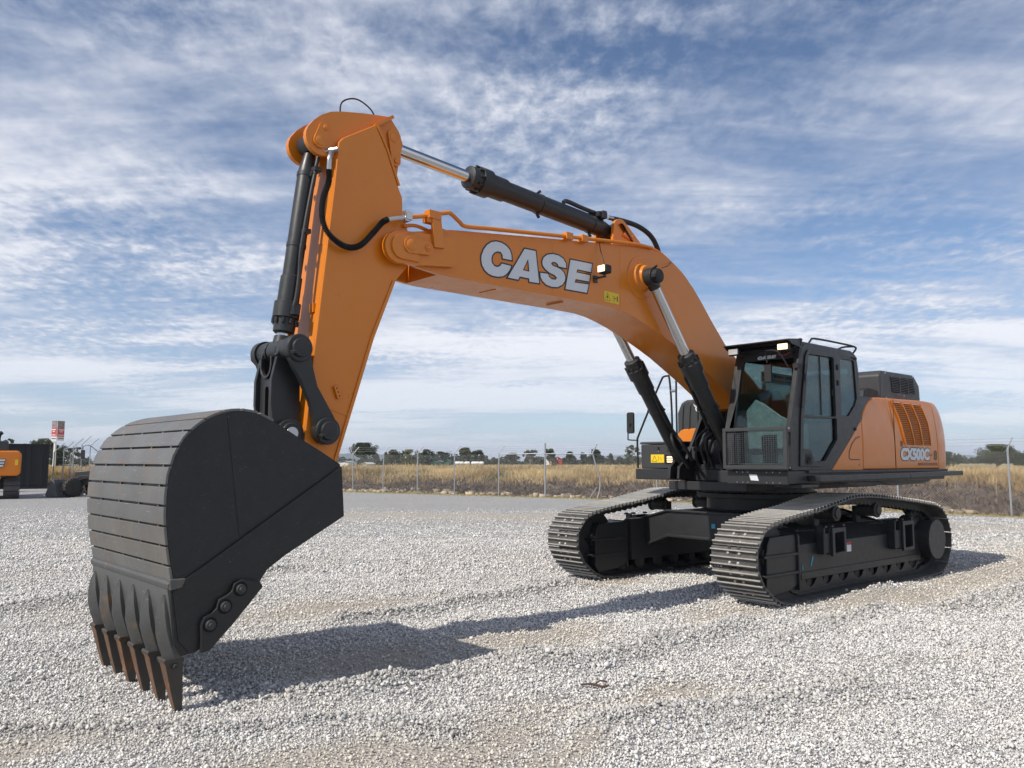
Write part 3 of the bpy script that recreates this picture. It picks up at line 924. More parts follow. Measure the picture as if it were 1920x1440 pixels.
for s in (1, -1):
    m.lathe((2.955, s * .285, 3.845), (2.955, s, 3.845), [(0, .262), (.012, .258), (.018, .25), (.02, .175), (.03, .165), (.11, .135), (.12, .13)], 40)
part(m, 'cylinder_boss', ORANGE, boom, angle=25)
# arm cylinder lug on top of the boom
m = MB()
for s in (1, -1):
    lug = circ(3.10, 4.43, .13, 40, 190, 10) + [(2.98, 4.18), (2.55, 4.20), (2.72, 4.30)]
    lug = [(3.32, 4.16)] + circ(3.16, 4.43, .135, 0, 130, 10) + [(2.78, 4.33), (2.5, 4.19), (2.6, 4.15)]
    m.prism(lug, s * .12, s * .16)
    kp = circ(3.17, 4.43, .07, 60, 250, 8) + circ(2.98, 4.37, .055, 250, 430, 8)
    m.prism(kp, s * .16, s * .182)
    m.disc((2.97, s * .182, 4.37), .02, s * .012, 8)
part(m, 'arm_cylinder_lug', ORANGE, boom, bevel=.005)
# hydraulic pipes along the boom
m = MB()
pp_ = [(6.42, .34, 3.862), (6.25, .34, 3.905), (5.96, .34, 4.00), (5.90, .34, 4.00), (5.80, .34, 3.945), (5.72, .34, 3.915), (5.4, .34, 3.955), (4.9, .34, 4.015), (4.27, .33, 4.095), (3.54, .33, 4.18), (3.05, .32, 4.235), (2.75, .31, 4.25)]
m.tube(pp_, .021, 10, 5)
m.tube([(6.40, .26, 3.80), (6.25, .26, 3.83), (6.05, .26, 3.80), (5.9, .25, 3.80)], .018, 8)
m.tube([(2.9, .22, 4.27), (2.55, .22, 4.27), (2.2, .22, 4.14), (1.95, .22, 4.0), (1.82, .22, 3.88)], .02, 8)
m.tube([(2.9, .15, 4.28), (2.55, .15, 4.29), (2.15, .15, 4.15), (1.7, .15, 3.78)], .02, 8)
for x, z in ((6.15, 3.86), (4.27, 4.06), (4.02, 4.08)):
    m.box(x - .05, x + .05, .29, .365, z, z + .075)
m.prism([(6.16, 3.97), (6.06, 3.98), (6.00, 3.64), (6.12, 3.63)], .345, .375)
m.box(6.05, 6.19, .30, .385, 3.90, 3.975)
part(m, 'boom_pipes', ORANGE, boom, bevel=.003)
m = MB()
m.box(6.38, 6.44, .30, .385, 3.83, 3.90); m.box(6.40, 6.45, .31, .375, 3.815, 3.915)
part(m, 'pipe_flange', STEEL, boom, bevel=.004)

# big letters
LET = {'C': [(5.063, 3.693), (5.069, 3.758), (5.092, 3.806), (5.138, 3.842), (5.207, 3.864), (5.286, 3.864), (5.353, 3.844), (5.414, 3.8), (5.457, 3.745), (5.484, 3.685), (5.489, 3.634), (5.476, 3.577), (5.441, 3.532), (5.391, 3.502), (5.331, 3.488), (5.252, 3.491), (5.184, 3.508), (5.133, 3.542), (5.093, 3.592), (5.069, 3.644), (5.213, 3.648), (5.235, 3.617), (5.269, 3.601), (5.308, 3.606), (5.334, 3.63), (5.342, 3.663), (5.331, 3.704), (5.303, 3.734), (5.264, 3.752), (5.226, 3.751), (5.205, 3.73), (5.201, 3.69)],
       'A': [(4.892, 3.86), (4.722, 3.865), (4.669, 3.512), (4.827, 3.506), (4.831, 3.541), (4.955, 3.54), (4.976, 3.503), (5.139, 3.503)],
       'S': [(4.254, 3.744), (4.257, 3.802), (4.303, 3.855), (4.381, 3.878), (4.471, 3.879), (4.56, 3.854), (4.617, 3.81), (4.638, 3.761), (4.63, 3.717), (4.587, 3.679), (4.524, 3.652), (4.448, 3.637), (4.418, 3.618), (4.433, 3.601), (4.486, 3.598), (4.522, 3.616), (4.543, 3.649), (4.668, 3.64), (4.662, 3.585), (4.631, 3.545), (4.575, 3.513), (4.487, 3.501), (4.397, 3.511), (4.319, 3.551), (4.279, 3.598), (4.268, 3.646), (4.291, 3.698), (4.343, 3.73), (4.414, 3.743), (4.468, 3.749), (4.487, 3.762), (4.468, 3.78), (4.427, 3.78), (4.397, 3.766), (4.385, 3.743)],
       'E': [(4.197, 3.865), (3.829, 3.876), (3.852, 3.764), (4.077, 3.761), (4.087, 3.736), (3.864, 3.74), (3.882, 3.651), (4.106, 3.645), (4.116, 3.618), (3.889, 3.631), (3.923, 3.517), (4.284, 3.509)]}
TRI = [(4.841, 3.74), (4.905, 3.627), (4.827, 3.626)]


def ribbon(mb, loop, w, y0, y1):
    """flat band of half width w along a closed loop"""
    n = len(loop); A = []; B = []
    for i in range(n):
        p0, p1, p2 = (Vector(loop[i - 1]), Vector(loop[i]), Vector(loop[(i + 1) % n]))
        d0 = (p1 - p0).normalized(); d1 = (p2 - p1).normalized()
        n0 = Vector((-d0.y, d0.x)); n1 = Vector((-d1.y, d1.x))
        mtr = (n0 + n1)
        mtr = mtr.normalized() if mtr.length > 1e-4 else n0
        k = w / max(.45, mtr.dot(n0))
        A.append(p1 + mtr * k); B.append(p1 - mtr * k)
    v = [(p.x, y0, p.y) for p in A] + [(p.x, y0, p.y) for p in B] + [(p.x, y1, p.y) for p in A] + [(p.x, y1, p.y) for p in B]
    f = []
    for i in range(n):
        j = (i + 1) % n
        f += [(i, j, n + j, n + i), (2 * n + i, 3 * n + i, 3 * n + j, 2 * n + j), (i, 2 * n + i, 2 * n + j, j), (n + i, n + j, 3 * n + j, 3 * n + i)]
    mb.add(v, f, False)


def case_letters(parent, fn=lambda p: p, y=.2915, w=.0065):
    for ch_, lp in LET.items():
        lp = [fn(p) for p in lp]
        holes = [[fn(p) for p in TRI]] if ch_ == 'A' else []
        m = MB(); m.mat(0); m.holed(lp, holes, y, y + .002)
        m.mat(1); ribbon(m, lp, w, y, y + .004)
        for h_ in holes: ribbon(m, h_, w * .8, y, y + .004)
        m.build('letter_' + ch_.lower(), [WHITE, INK], parent)


case_letters(boom)
m = MB()
m.prism([(3.632, 3.594), (3.374, 3.587), (3.377, 3.463), (3.634, 3.468)], .2915, .2935)
m.mat(1)
ribbon(m, [(3.575, 3.575), (3.615, 3.485), (3.525, 3.485)], .002, .2935, .2945)
m.box(3.566, 3.584, .2935, .2945, 3.515, 3.54); m.box(3.571, 3.578, .2935, .2945, 3.497, 3.507)
ribbon(m, [(3.48, 3.55), (3.455, 3.55), (3.455, 3.49), (3.48, 3.49)], .0015, .2935, .2945)
m.box(3.42, 3.455, .2935, .2945, 3.52, 3.53); m.box(3.395, 3.412, .2935, .2945, 3.49, 3.555)
part(m, 'warning_label', [YELLOW, INK], boom)
# work lamp
m = MB()
m.prism([(3.74, 3.735), (3.85, 3.74), (3.85, 3.835), (3.74, 3.835)], .38, .51)
o = part(m, 'work_lamp', BLACK, boom, bevel=.022, seg=3)
m = MB(); m.prism([(.395, 3.75), (.495, 3.75), (.495, 3.825), (.395, 3.825)], 3.848, 3.862, 'x'); part(m, 'lamp_lens', LAMPON, o, bevel=.008)
m = MB(); m.box(3.77, 3.81, .29, .45, 3.70, 3.715); m.box(3.775, 3.805, .43, .45, 3.70, 3.745); m.box(3.76, 3.82, .29, .31, 3.66, 3.74)
part(m, 'lamp_bracket', DARK2, o, bevel=.003)
m = MB(); m.tube([(3.78, .43, 3.84), (3.77, .40, 3.93), (3.74, .34, 4.03), (3.73, .31, 4.14)], .005, 6)
part(m, 'lamp_cable', BLACK, boom)
m = MB(); m.tube([(2.90, .56, 3.93), (2.70, .5, 4.0), (2.45, .35, 4.10), (2.28, .25, 4.17)], .005, 6)
part(m, 'lamp_cable', BLACK, boom)

# ------------------------------------------------------------------ cylinders
def hyd(name, p0, p1, rod_len, rr, br, hr, eye_r, eye_w, parent=None, extras=None):
    """hydraulic cylinder from rod eye p0 to base eye p1, rod_len of chrome showing"""
    p0 = Vector(p0); p1 = Vector(p1); d = (p1 - p0).normalized(); L = (p1 - p0).length
    m = MB()
    m.lathe(p0 + d * (rod_len + .02), p1, [(0, rr * 1.25), (.015, hr * .80), (.13, hr * .84), (.135, hr), (.27, hr), (.28, br * 1.16), (.50, br * 1.14), (.51, br), (L - rod_len - .30, br), (L - rod_len - .27, br * .95), (L - rod_len - .12, br * .62)], 32)
    m.cyl(p1 - Vector((0, eye_w / 2, 0)), p1 + Vector((0, eye_w / 2, 0)), eye_r)
    q = d.to_track_quat('Z', 'Y')
    for k in range(10):
        a = 2 * math.pi * k / 10
        c = p0 + d * (rod_len + .10) + q @ Vector((hr * .9 * math.cos(a), hr * .9 * math.sin(a), 0))
        m.cyl(c, c + d * .045, .014, 6)
    for f in (.45, .82):
        c = p0 + d * (rod_len + (L - rod_len) * f)
        m.lathe(c, c + d, [(0, br * 1.06), (.035, br * 1.06)], 24)
        for sg in (1, -1):
            o_ = q @ Vector((0, sg * br * 1.12, 0)) if abs(d.z) < .6 else q @ Vector((sg * br * 1.12, 0, 0))
            m.cyl(c + o_ - d * .01, c + o_ * 1.28 + d * .045 - d * .02, .018, 8)
    cy = part(m, name, DARK, parent, bevel=0, angle=28)
    m = MB(); m.cyl(p0 + d * eye_r * .7, p0 + d * (rod_len + .03), rr, 28)
    part(m, 'rod', CHROME, cy)
    m = MB(); m.cyl(p0 - Vector((0, eye_w / 2, 0)), p0 + Vector((0, eye_w / 2, 0)), eye_r)
    m.lathe(p0, p0 + d, [(0, rr * 1.5), (eye_r * 1.35, rr * 1.22)], 20)
    part(m, 'rod_eye', DARK, cy, bevel=.006)
    return cy


for s in (1, -1):
    c = hyd('boom_cylinder', (2.955, s * .43, 3.83), (1.14, s * .42, 1.55), 1.07, .060, .098, .135, .112, .16, boom if False else None)
    m = MB(); m.disc((2.955, s * .50, 3.83), .085, s * .075, 24); m.disc((2.955, s * .575, 3.83), .062, s * .006, 24)
    m.cyl((2.99, s * .52, 3.93), (2.99, s * .56, 3.945), .014, 8)
    m.box(2.97, 3.05, *sorted((s * .515, s * .57)), 3.80, 3.84)
    part(m, 'pin_cap', BLACK, c, bevel=.006)
    m = MB()
    m.tube([(2.17, s * .34, 2.80), (2.12, s * .32, 2.68), (2.00, s * .31, 2.56), (1.72, s * .30, 2.20), (1.52, s * .27, 1.98), (1.55, s * .2, 1.93), (1.52, s * .12, 1.80), (1.42, s * .1, 1.66)], .022, 8)
    m.tube([(1.33, s * .44, 1.92), (1.5, s * .36, 2.02), (1.62, s * .28, 1.95), (1.58, s * .24, 1.80), (1.36, s * .2, 1.55)], .022, 8)
    part(m, 'hose', BLACK, c)
ac = hyd('arm_cylinder', (6.47, 0, 4.64), (3.13, 0, 4.435), 1.02, .062, .108, .150, .10, .20)
m = MB()
m.tube([(4.05, .05, 4.60), (3.98, .05, 4.625), (3.7, .05, 4.60), (3.35, .05, 4.585)], .026, 10)
m.box(3.36, 3.52, -.02, .12, 4.54, 4.60); m.box(3.40, 3.47, -.05, .15, 4.52, 4.61)
part(m, 'hydraulic_pipe', DARK, ac, bevel=.004)
m = MB(); m.cyl((3.28, .05, 4.585), (3.18, .05, 4.588), .028, 12); part(m, 'hose_fitting', STEEL, ac)
m = MB(); m.tube([(3.18, .05, 4.588), (2.9, .05, 4.60), (2.66, .05, 4.585), (2.45, .05, 4.52), (2.32, .05, 4.40), (2.23, .05, 4.20)], .032, 12)
part(m, 'hose', BLACK, ac)
bc = hyd('bucket_cylinder', (7.445, 0, 2.56), (7.215, 0, 4.43), .13, .058, .080, .112, .095, .17)
m = MB()
m.tube([(7.12, .12, 4.36), (7.19, .12, 4.33), (7.215, .12, 4.24), (7.235, .12, 4.12), (7.29, .12, 3.80), (7.345, .12, 3.43), (7.355, .12, 3.22), (7.38, .12, 3.0), (7.41, .10, 2.87)], .019, 8)
m.box(7.36, 7.42, .04, .16, 2.86, 2.94)
m.box(7.18, 7.25, .02, .15, 4.15, 4.19); m.box(7.27, 7.33, .02, .15, 3.58, 3.62)
part(m, 'hydraulic_pipe', DARK, bc, bevel=.003)
m = MB()
hp_ = [(7.16, .27, 4.30), (7.20, .31, 4.22), (7.20, .30, 4.12)]
m.tube(hp_, .021, 10)
part(m, 'hose_fitting', STEEL, bc); m = MB(); m.tube([(6.62, .32, 3.80), (6.52, .34, 3.83), (6.42, .35, 3.855)], .021, 10); part(m, 'hose_fitting', STEEL, bc); m = MB()
m.cyl((7.19, .14, 4.33), (7.10, .27, 4.34), .022, 10)
part(m, 'hose_fitting', STEEL, bc)
m = MB()
hose_p = [Vector(p) for p in ((7.20, .30, 4.12), (7.20, .30, 4.01), (7.245, .30, 3.87), (7.255, .30, 3.71), (7.215, .31, 3.585), (7.12, .32, 3.505), (7.0, .32, 3.475), (6.88, .32, 3.52), (6.76, .32, 3.65), (6.67, .32, 3.76), (6.61, .32, 3.805))]
m.tube(hose_p, lambda t: .0235 + .005 * math.cos(t * 100 * 2 * math.pi), 10, 40)
part(m, 'hose', BLACK, bc, angle=70)

# ------------------------------------------------------------------ arm
m = MB()
box = [(7.078, 4.42), (7.11, 4.02), (7.188, 3.291), (7.262, 2.583), (7.335, 1.80), (7.36, 1.48)] + circ(7.22, 1.45, .14, 0, -150, 6) + \
      [(7.035, 1.63), (6.87, 2.16), (6.69, 2.72), (6.473, 3.264), (6.34, 3.42), (6.29, 3.60), (6.34, 3.80), (6.395, 3.93), (6.40, 4.07), (6.452, 4.17), (6.587, 4.485), (6.705, 4.687), (7.032, 4.474)]
m.prism(box, -.22, .22)
for s in (1, -1):
    m.prism(box, s * .222, s * .245)
    inner = [(7.10, 4.30), (7.17, 3.29), (7.245, 2.6), (7.29, 2.05), (6.98, 1.98), (6.72, 2.78), (6.52, 3.27), (6.46, 3.9), (6.53, 4.2), (6.70, 4.60), (7.02, 4.42)]
# narrow welded strip on the leading face
m.prism([(7.262, 2.58), (7.192, 3.29), (7.115, 4.02), (7.095, 4.02), (7.17, 3.29), (7.24, 2.58)], -.13, .13)
arm = part(m, 'arm', ORANGE, EX, bevel=.014)
m = MB()
head = circ(6.50, 4.62, .135, -40, -30, 1)
head = [(6.40, 4.0), (6.43, 4.25), (6.405, 4.44), (6.365, 4.61), (6.41, 4.72), (6.515, 4.835), (6.80, 4.785), (7.02, 4.735), (7.13, 4.70), (7.22, 4.645), (7.29, 4.58)] + circ(7.215, 4.43, .15, 30, -110, 8) + [(7.0, 4.30), (6.9, 4.0)]
for s in (1, -1):
    m.prism(head, s * .135, s * .185)
    kp = circ(7.235, 4.40, .062, 200, 380, 8) + circ(7.20, 4.53, .048, 20, 180, 6)
    m.prism(kp, s * .185, s * .205)
    m.disc((7.235, s * .205, 4.40), .045, s * .006); m.disc((7.185, s * .205, 4.53), .028, s * .010, 12); m.disc((7.185, s * .215, 4.53), .012, s * .010, 6)
    kp = circ(6.475, 4.645, .075, 20, 180, 8) + circ(6.45, 4.42, .05, 180, 360, 8)
    m.prism(kp, s * .185, s * .207)
    m.disc((6.475, s * .207, 4.64), .05, s * .006); m.disc((6.45, s * .207, 4.42), .025, s * .012, 8)
for s in (1, -1):
    m.prism([(6.705, 4.70), (6.52, 4.835), (6.50, 4.81), (6.69, 4.67)], s * .18, s * .245)
    m.prism([(6.705, 4.69), (6.585, 4.485), (6.45, 4.17), (6.43, 4.18), (6.565, 4.49), (6.68, 4.70)], s * .22, s * .252)
m.prism([(7.02, 4.72), (6.60, 4.78), (6.60, 4.74), (7.02, 4.68)], -.135, .135)
m.box(6.62, 6.95, -.135, .135, 4.2, 4.6)
part(m, 'arm_head_plate', ORANGE, arm, bevel=.008)
m = MB()
for s in (1, -1):
    m.prism([(7.005, 2.175), (7.045, 2.28), (7.085, 2.265), (7.045, 2.16)], s * .245, s * .272)
    lid = [(7.035, 1.63), (6.69, 2.72), (6.473, 3.264), (6.50, 3.275), (6.72, 2.73), (7.06, 1.645)]
    m.prism(lid, s * .2455, s * .258)
    m.prism([(7.30, 2.13), (6.92, 2.035), (6.92, 2.02), (7.30, 2.115)], s * .2455, s * .252)
m.mat(1)
for k_ in (-1, 0, 1): m.disc((7.045 + .013 * k_, .271, 2.22 + .032 * k_), .0065, .004, 8)
m.mat(0); m.box(7.225, 7.245, .10, .17, 2.90, 2.98)
part(m, 'arm_trim', [ORANGE, PIT], arm, bevel=.003)
m = MB(); m.tube([(6.93, 0, 4.74), (6.93, .02, 4.90), (6.80, .05, 4.965), (6.66, .08, 4.90), (6.60, .10, 4.78)], .0075, 6)
part(m, 'top_cable', BLACK, arm)

# ------------------------------------------------------------------ bucket linkage
PT, PB, PA = (7.445, 2.555), (7.46, 1.86), (7.17, 1.885)
m = MB()
for s in (1, -1):
    hl = circ(*PT, .10, 0, 180, 8) + [(7.345, 2.35), (7.34, 2.05)] + circ(*PB, .10, 180, 360, 8) + [(7.60, 2.10), (7.60, 2.30)]
    m.prism(hl, s * .125, s * .165)
    m.cyl((PT[0], s * .10, PT[1]), (PT[0], s * .26, PT[1]), .10, 24)
    m.cyl((PB[0], s * .09, PB[1]), (PB[0], s * .17, PB[1]), .11, 24)
    m.cyl((7.54, s * .15, 2.52), (7.57, s * .15, 2.50), .016, 8)
# web with a long slot, with a U shaped yoke above
web = [(-.125, 1.93), (.125, 1.93), (.125, 2.34), (-.125, 2.34)]
slot = circ(0, 2.22, .032, 0, 180, 6) + circ(0, 2.0, .032, 180, 360, 6)
m.holed(web, [slot], 0, .03, fn=lambda x, y, z: (7.53 + y, x, z))
yk = circ(0, 2.42, .105, 180, 360, 10) + [(.105, 2.50), (.08, 2.50)] + circ(0, 2.42, .08, 0, -180, 10) + [(-.08, 2.50), (-.105, 2.50)]
m.add([(x_, p[0], p[1]) for x_ in (7.545, 7.58) for p in yk], [tuple(range(len(yk))), tuple(range(2 * len(yk) - 1, len(yk) - 1, -1))] + [(i, len(yk) + i, len(yk) + (i + 1) % len(yk), (i + 1) % len(yk)) for i in range(len(yk))])
link = part(m, 'bucket_link', DARK, EX, bevel=.008)
m = MB(); m.cyl((PB[0], -.285, PB[1]), (PB[0], .285, PB[1]), .052, 24); part(m, 'link_pin', STEEL, link, bevel=.004)
for s in (1, -1):
    m = MB()
    sl = circ(*PT, .105, -20, 170, 10) + [(7.325, 2.44), (7.27, 2.25), (7.12, 2.02), (7.07, 1.93)] + circ(*PA, .105, 170, 345, 10) + [(7.285, 1.98), (7.33, 2.12), (7.42, 2.30), (7.50, 2.42)]
    m.prism(sl, s * .262, s * .325)
    for P_ in (PT, PA):
        m.disc((P_[0], s * .262, P_[1]), .115, s * .085, 28); m.disc((P_[0], s * .345, P_[1]), .078, s * .03, 28); m.disc((P_[0], s * .374, P_[1]), .055, s * .003, 24)
        m.cyl((P_[0] + .09, s * .36, P_[1] - .05), (P_[0] + .03, s * .36, P_[1] - .02), .018, 8)
    part(m, 'side_link', DARK, EX, bevel=.008)

# ------------------------------------------------------------------ bucket
back = [(8.03, 1.968), (8.137, 1.984), (8.22, 1.978), (8.298, 1.958), (8.36, 1.932), (8.415, 1.900), (8.486, 1.845), (8.55, 1.765), (8.60, 1.659), (8.628, 1.537), (8.638, 1.415), (8.637, 1.264), (8.62, 1.112), (8.593, .96), (8.565, .83)]
sidep = [(7.36, 1.613), (7.541, 1.718), (7.709, 1.808), (7.87, 1.90)] + back + [(8.592, .80), (8.548, .44), (8.50, .365), (8.42, .375), (8.34, .41), (8.17, .59), (8.0, .76), (7.925, .87), (7.80, .955), (7.652, 1.036), (7.318, 1.217)]
m = MB()
for s in (1, -1):
    m.prism(sidep, s * .835, s * .865)
    dbl = [(7.35, 1.585), (7.322, 1.222), (7.655, 1.041), (7.803, .96), (7.93, .873), (8.005, .763), (8.172, .593), (8.345, .412), (8.46, .39), (8.525, .46), (8.575, .79), (8.50, .83)]
    m.prism(dbl, s * .865, s * .877)
    m.prism([(7.35, 1.585), (7.362, 1.595), (8.52, .85), (8.52, .83), (8.50, .83)], s * .877, s * .884)
    m.prism([(8.24, 1.95), (8.252, 1.93), (8.165, 1.3), (8.12, .98), (8.105, .98), (8.145, 1.3)], s * .865, s * .869)
top2 = [(7.50, 1.69), (7.709, 1.80), (7.87, 1.89)] + back
off = []
for i, p in enumerate(top2):
    a = Vector(top2[max(i - 1, 0)]); b_ = Vector(top2[min(i + 1, len(top2) - 1)])
    d = (b_ - a).normalized(); nn = Vector((-d.y, d.x))
    c0 = Vector((7.95, 1.25)) - Vector(p)
    if nn.dot(c0) < 0: nn = -nn
    off.append((p[0] + nn.x * .03, p[1] + nn.y * .03))
m.prism(top2 + off[::-1], -.84, .84)
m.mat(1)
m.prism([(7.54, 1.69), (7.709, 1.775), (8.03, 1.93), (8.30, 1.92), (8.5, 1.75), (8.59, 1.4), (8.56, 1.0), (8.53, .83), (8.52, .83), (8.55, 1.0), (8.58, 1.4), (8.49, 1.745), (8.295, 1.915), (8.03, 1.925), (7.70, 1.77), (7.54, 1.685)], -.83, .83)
m.mat(0)
ear = [(7.25, 1.36), (7.14, 1.45), (7.20, 1.62), (7.36, 1.82)] + circ(*PB, .105, 160, 20, 6) + [(7.66, 1.78), (7.9, 1.90), (7.7, 1.6)]
for s in (1, -1):
    m.prism(ear, s * .18, s * .225)
    m.lathe((PB[0], s * .225, PB[1]), (PB[0], s, PB[1]), [(0, .115), (.03, .115), (.035, .085), (.05, .08)], 28)
bucket = part(m, 'bucket', [BUCKET, PIT], EX, bevel=.006)

# arc length walk over the back for the wear plates
BK = [Vector((7.62, 1.765)), Vector((7.74, 1.83)), Vector((7.88, 1.90))] + [Vector(p) for p in back]
cum = [0]
for a, b_ in zip(BK, BK[1:]): cum.append(cum[-1] + (b_ - a).length)
Ltot = cum[-1]


def arc(s_):
    s_ = min(max(s_, 0), Ltot - 1e-6)
    for i in range(len(cum) - 1):
        if cum[i + 1] >= s_:
            t = (s_ - cum[i]) / (cum[i + 1] - cum[i])
            p = BK[i].lerp(BK[i + 1], t); d = (BK[i + 1] - BK[i]).normalized()
            nn = Vector((d.y, -d.x))
            if nn.dot(p - Vector((7.95, 1.25))) < 0: nn = -nn
            return p, nn, d


# from the lip upwards: the visible strips
edges_z = []
sw = .115; gap = .015
s_hi = Ltot - .005
k = 0
while s_hi > sw * 1.2:
    s_lo = s_hi - sw
    m = MB()
    th = .020
    skew = rnd.uniform(-.003, .003)
    ys_ = [-.868, -.42, -.02, .38, .868]
    prof = []
    for q in (0, .5, 1):
        p, nn, d = arc(s_lo + (s_hi - s_lo) * q); prof.append((p, nn))
    a0 = [(p.x + n_.x * .001, p.y + n_.y * .001) for p, n_ in prof]
    a1 = [(p.x + n_.x * th, p.y + n_.y * th) for p, n_ in prof]
    jy = rnd.uniform(-.006, .006)
    m.prism(a1 + a0[::-1], -.868 + jy, .868 + jy)
    # short spacer tabs in the gap below the strip
    for yy in (-.52, -.08, .36, .74):
        p, nn, d = arc(s_lo - gap * .5)
        m.prism([(p.x - d.x * gap * .7, p.y - d.y * gap * .7), (p.x + d.x * gap * .7, p.y + d.y * gap * .7), (p.x + d.x * gap * .7 + nn.x * .014, p.y + d.y * gap * .7 + nn.y * .014), (p.x - d.x * gap * .7 + nn.x * .014, p.y - d.y * gap * .7 + nn.y * .014)],
                yy - .010, yy + .008)
    part(m, 'wear_plate', WORN, bucket, bevel=.004)
    s_hi = s_lo - gap; k += 1
    if k >= 13: break

# lip
m = MB()
m.prism([(8.585, .845), (8.60, .80), (8.545, .42), (8.50, .36), (8.46, .37), (8.50, .80), (8.54, .845)], -.834, .834)
m.prism([(8.600, .855), (8.612, .835), (8.604, .80), (8.56, .80), (8.56, .855)], -.872, .872)
m.prism([(8.50, .868), (8.606, .868), (8.600, .795), (8.52, .81)], .84, .892)
lip = part(m, 'lip_plate', LIPM, bucket, bevel=.008)
for i in range(6):
    yy = -.77 + i * .308
    # adapter: a nose that grows out of the lip
    secs = [(.755, .010, 8.590, 8.604), (.70, .034, 8.578, 8.628), (.62, .047, 8.560, 8.640), (.52, .056, 8.532, 8.640), (.44, .060, 8.508, 8.620), (.385, .060, 8.490, 8.600), (.345, .056, 8.478, 8.588)]
    m = MB(); v = []
    for z_, hw, xi, xo in secs:
        mid = (xi + xo) / 2
        v += [(xi, yy - hw, z_), (xi, yy + hw, z_), (mid, yy + hw, z_), (xo - .022, yy + hw * .55, z_), (xo, yy + hw * .06, z_), (xo, yy - hw * .06, z_), (xo - .022, yy - hw * .55, z_), (mid, yy - hw, z_)]
    f = []
    for j in range(len(secs) - 1):
        for q in range(8): f.append((j * 8 + q, j * 8 + (q + 1) % 8, j * 8 + 8 + (q + 1) % 8, j * 8 + 8 + q))
    f += [tuple(range(8)), tuple(range(len(v) - 1, len(v) - 9, -1))]
    m.add(v, f)
    # inner leg of the adapter
    m.prism([(8.47, .40), (8.49, .62), (8.45, .62), (8.44, .40)], yy - .05, yy + .05)
    ad = part(m, 'tooth_adapter', LIPM, bucket, bevel=.003, angle=22)
    m = MB(); v = []; fm = []
    secs = [(.352, .056, .058, 8.535), (.345, .064, .066, 8.535), (.325, .064, .066, 8.532), (.31, .057, .058, 8.529), (.15, .043, .042, 8.505), (.04, .033, .029, 8.486), (-.03, .027, .018, 8.475), (-.09, .022, .008, 8.466)]
    for z_, hw, hd, xc in secs:
        v += [(xc - hd, yy - hw * .85, z_), (xc - hd, yy + hw * .85, z_), (xc + hd, yy + hw, z_), (xc + hd, yy - hw, z_)]
    f = []
    for j in range(len(secs) - 1):
        for q in range(4): f.append((j * 4 + q, j * 4 + (q + 1) % 4, j * 4 + 4 + (q + 1) % 4, j * 4 + 4 + q))
    f += [(0, 1, 2, 3), (len(v) - 1, len(v) - 2, len(v) - 3, len(v) - 4)]
    m.add(v, f)
    for q in range(2, len(secs) - 1): m.m[q * 4 + 2] = 1  # front faces take the lighter rust, sunlight put into the colour
    to = part(m, 'tooth', [TOOTH, RUSTY_LIT], bucket, bevel=.005)
    m = MB(); m.disc((8.525, yy + .060, .295), .020, .010, 12); m.mat(1); m.disc((8.525, yy + .0695, .295), .011, .003, 10); part(m, 'tooth_pin', [DARK2, BUCKET], to)
# side cutters
for s in (1, -1):
    m = MB()
    cut = [(8.395, .375), (8.335, .385), (8.165, .555), (7.975, .765), (8.00, .80), (8.13, .83), (8.185, .805), (8.20, .755), (8.235, .73), (8.285, .71), (8.30, .655), (8.335, .625), (8.385, .605), (8.40, .55), (8.395, .47)]
    m.prism(cut, s * .885, s * .918)
    sc_ = part(m, 'side_cutter', BUCKET, bucket, bevel=.006)
    for bx, bz in ((8.342, .553), (8.245, .661), (8.14, .765)):
        m = MB(); m.mat(1); m.disc((bx, s * .918, bz), .050, s * .003, 28); m.mat(0); m.disc((bx, s * .921, bz), .034, s * .020, 28); m.disc((bx, s * .941, bz), .020, s * .012, 6)
        part(m, 'cutter_bolt', [DARK2, PIT], sc_)

# ------------------------------------------------------------------ cab
def wx(z): return 1.73 - .32 * max(0.0, z - 2.05)         # the windscreen leans back


CAB = empty('cab'); CAB.parent = EX
side_out = [(1.72, 1.535), (1.72, 2.05), (1.46, 2.90), (1.40, 3.02), (1.30, 3.075), (-.02, 3.085), (-.10, 3.04), (-.14, 2.9), (-.20, 2.21), (.70, 1.535)]
h_door = rrect(.585, 1.235, 2.215, 2.965, .03, 3)
h_door = [(1.39, 2.205), (1.245, 2.93), (1.215, 2.962), (.61, 2.972), (.585, 2.95), (.575, 2.235), (.60, 2.21)]
h_rear = [(.39, 2.235), (.375, 2.975), (.0, 2.985), (-.03, 2.96), (-.075, 2.48), (-.005, 2.38), (.19, 2.235)]
h_low = [(1.415, 2.165), (.56, 2.19), (.565, 1.92), (.90, 1.65), (1.16, 1.64), (1.26, 1.775), (1.44, 1.79)]
m = MB()
m.holed(side_out, [h_door, h_rear, h_low], 1.455, 1.495)
# far side
h_far = [(1.50, 2.1), (1.28, 2.93), (.02, 2.95), (-.06, 2.45), (-.05, 2.25), (.2, 2.1)]
m.holed(side_out, [h_far], .62, .66)
# front frame
fo = [(.62, 2.05), (.62, 3.03), (1.495, 3.03), (1.495, 2.05)]
ws = [(.745, 2.055), (.722, 2.82), (.745, 2.90), (.80, 2.945), (.90, 2.955), (1.32, 2.955), (1.41, 2.93), (1.445, 2.85), (1.482, 2.055)]
m.holed(fo, [ws], 0, -.05, fn=lambda x, y, z: (wx(z) + y, x, z))
m.holed([(.62, 1.535), (.62, 2.05), (1.495, 2.05), (1.495, 1.535)], [[(.745, 1.60), (.745, 2.02), (1.45, 2.02), (1.45, 1.60)]], 0, -.05, fn=lambda x, y, z: (1.73 + y, x, z))
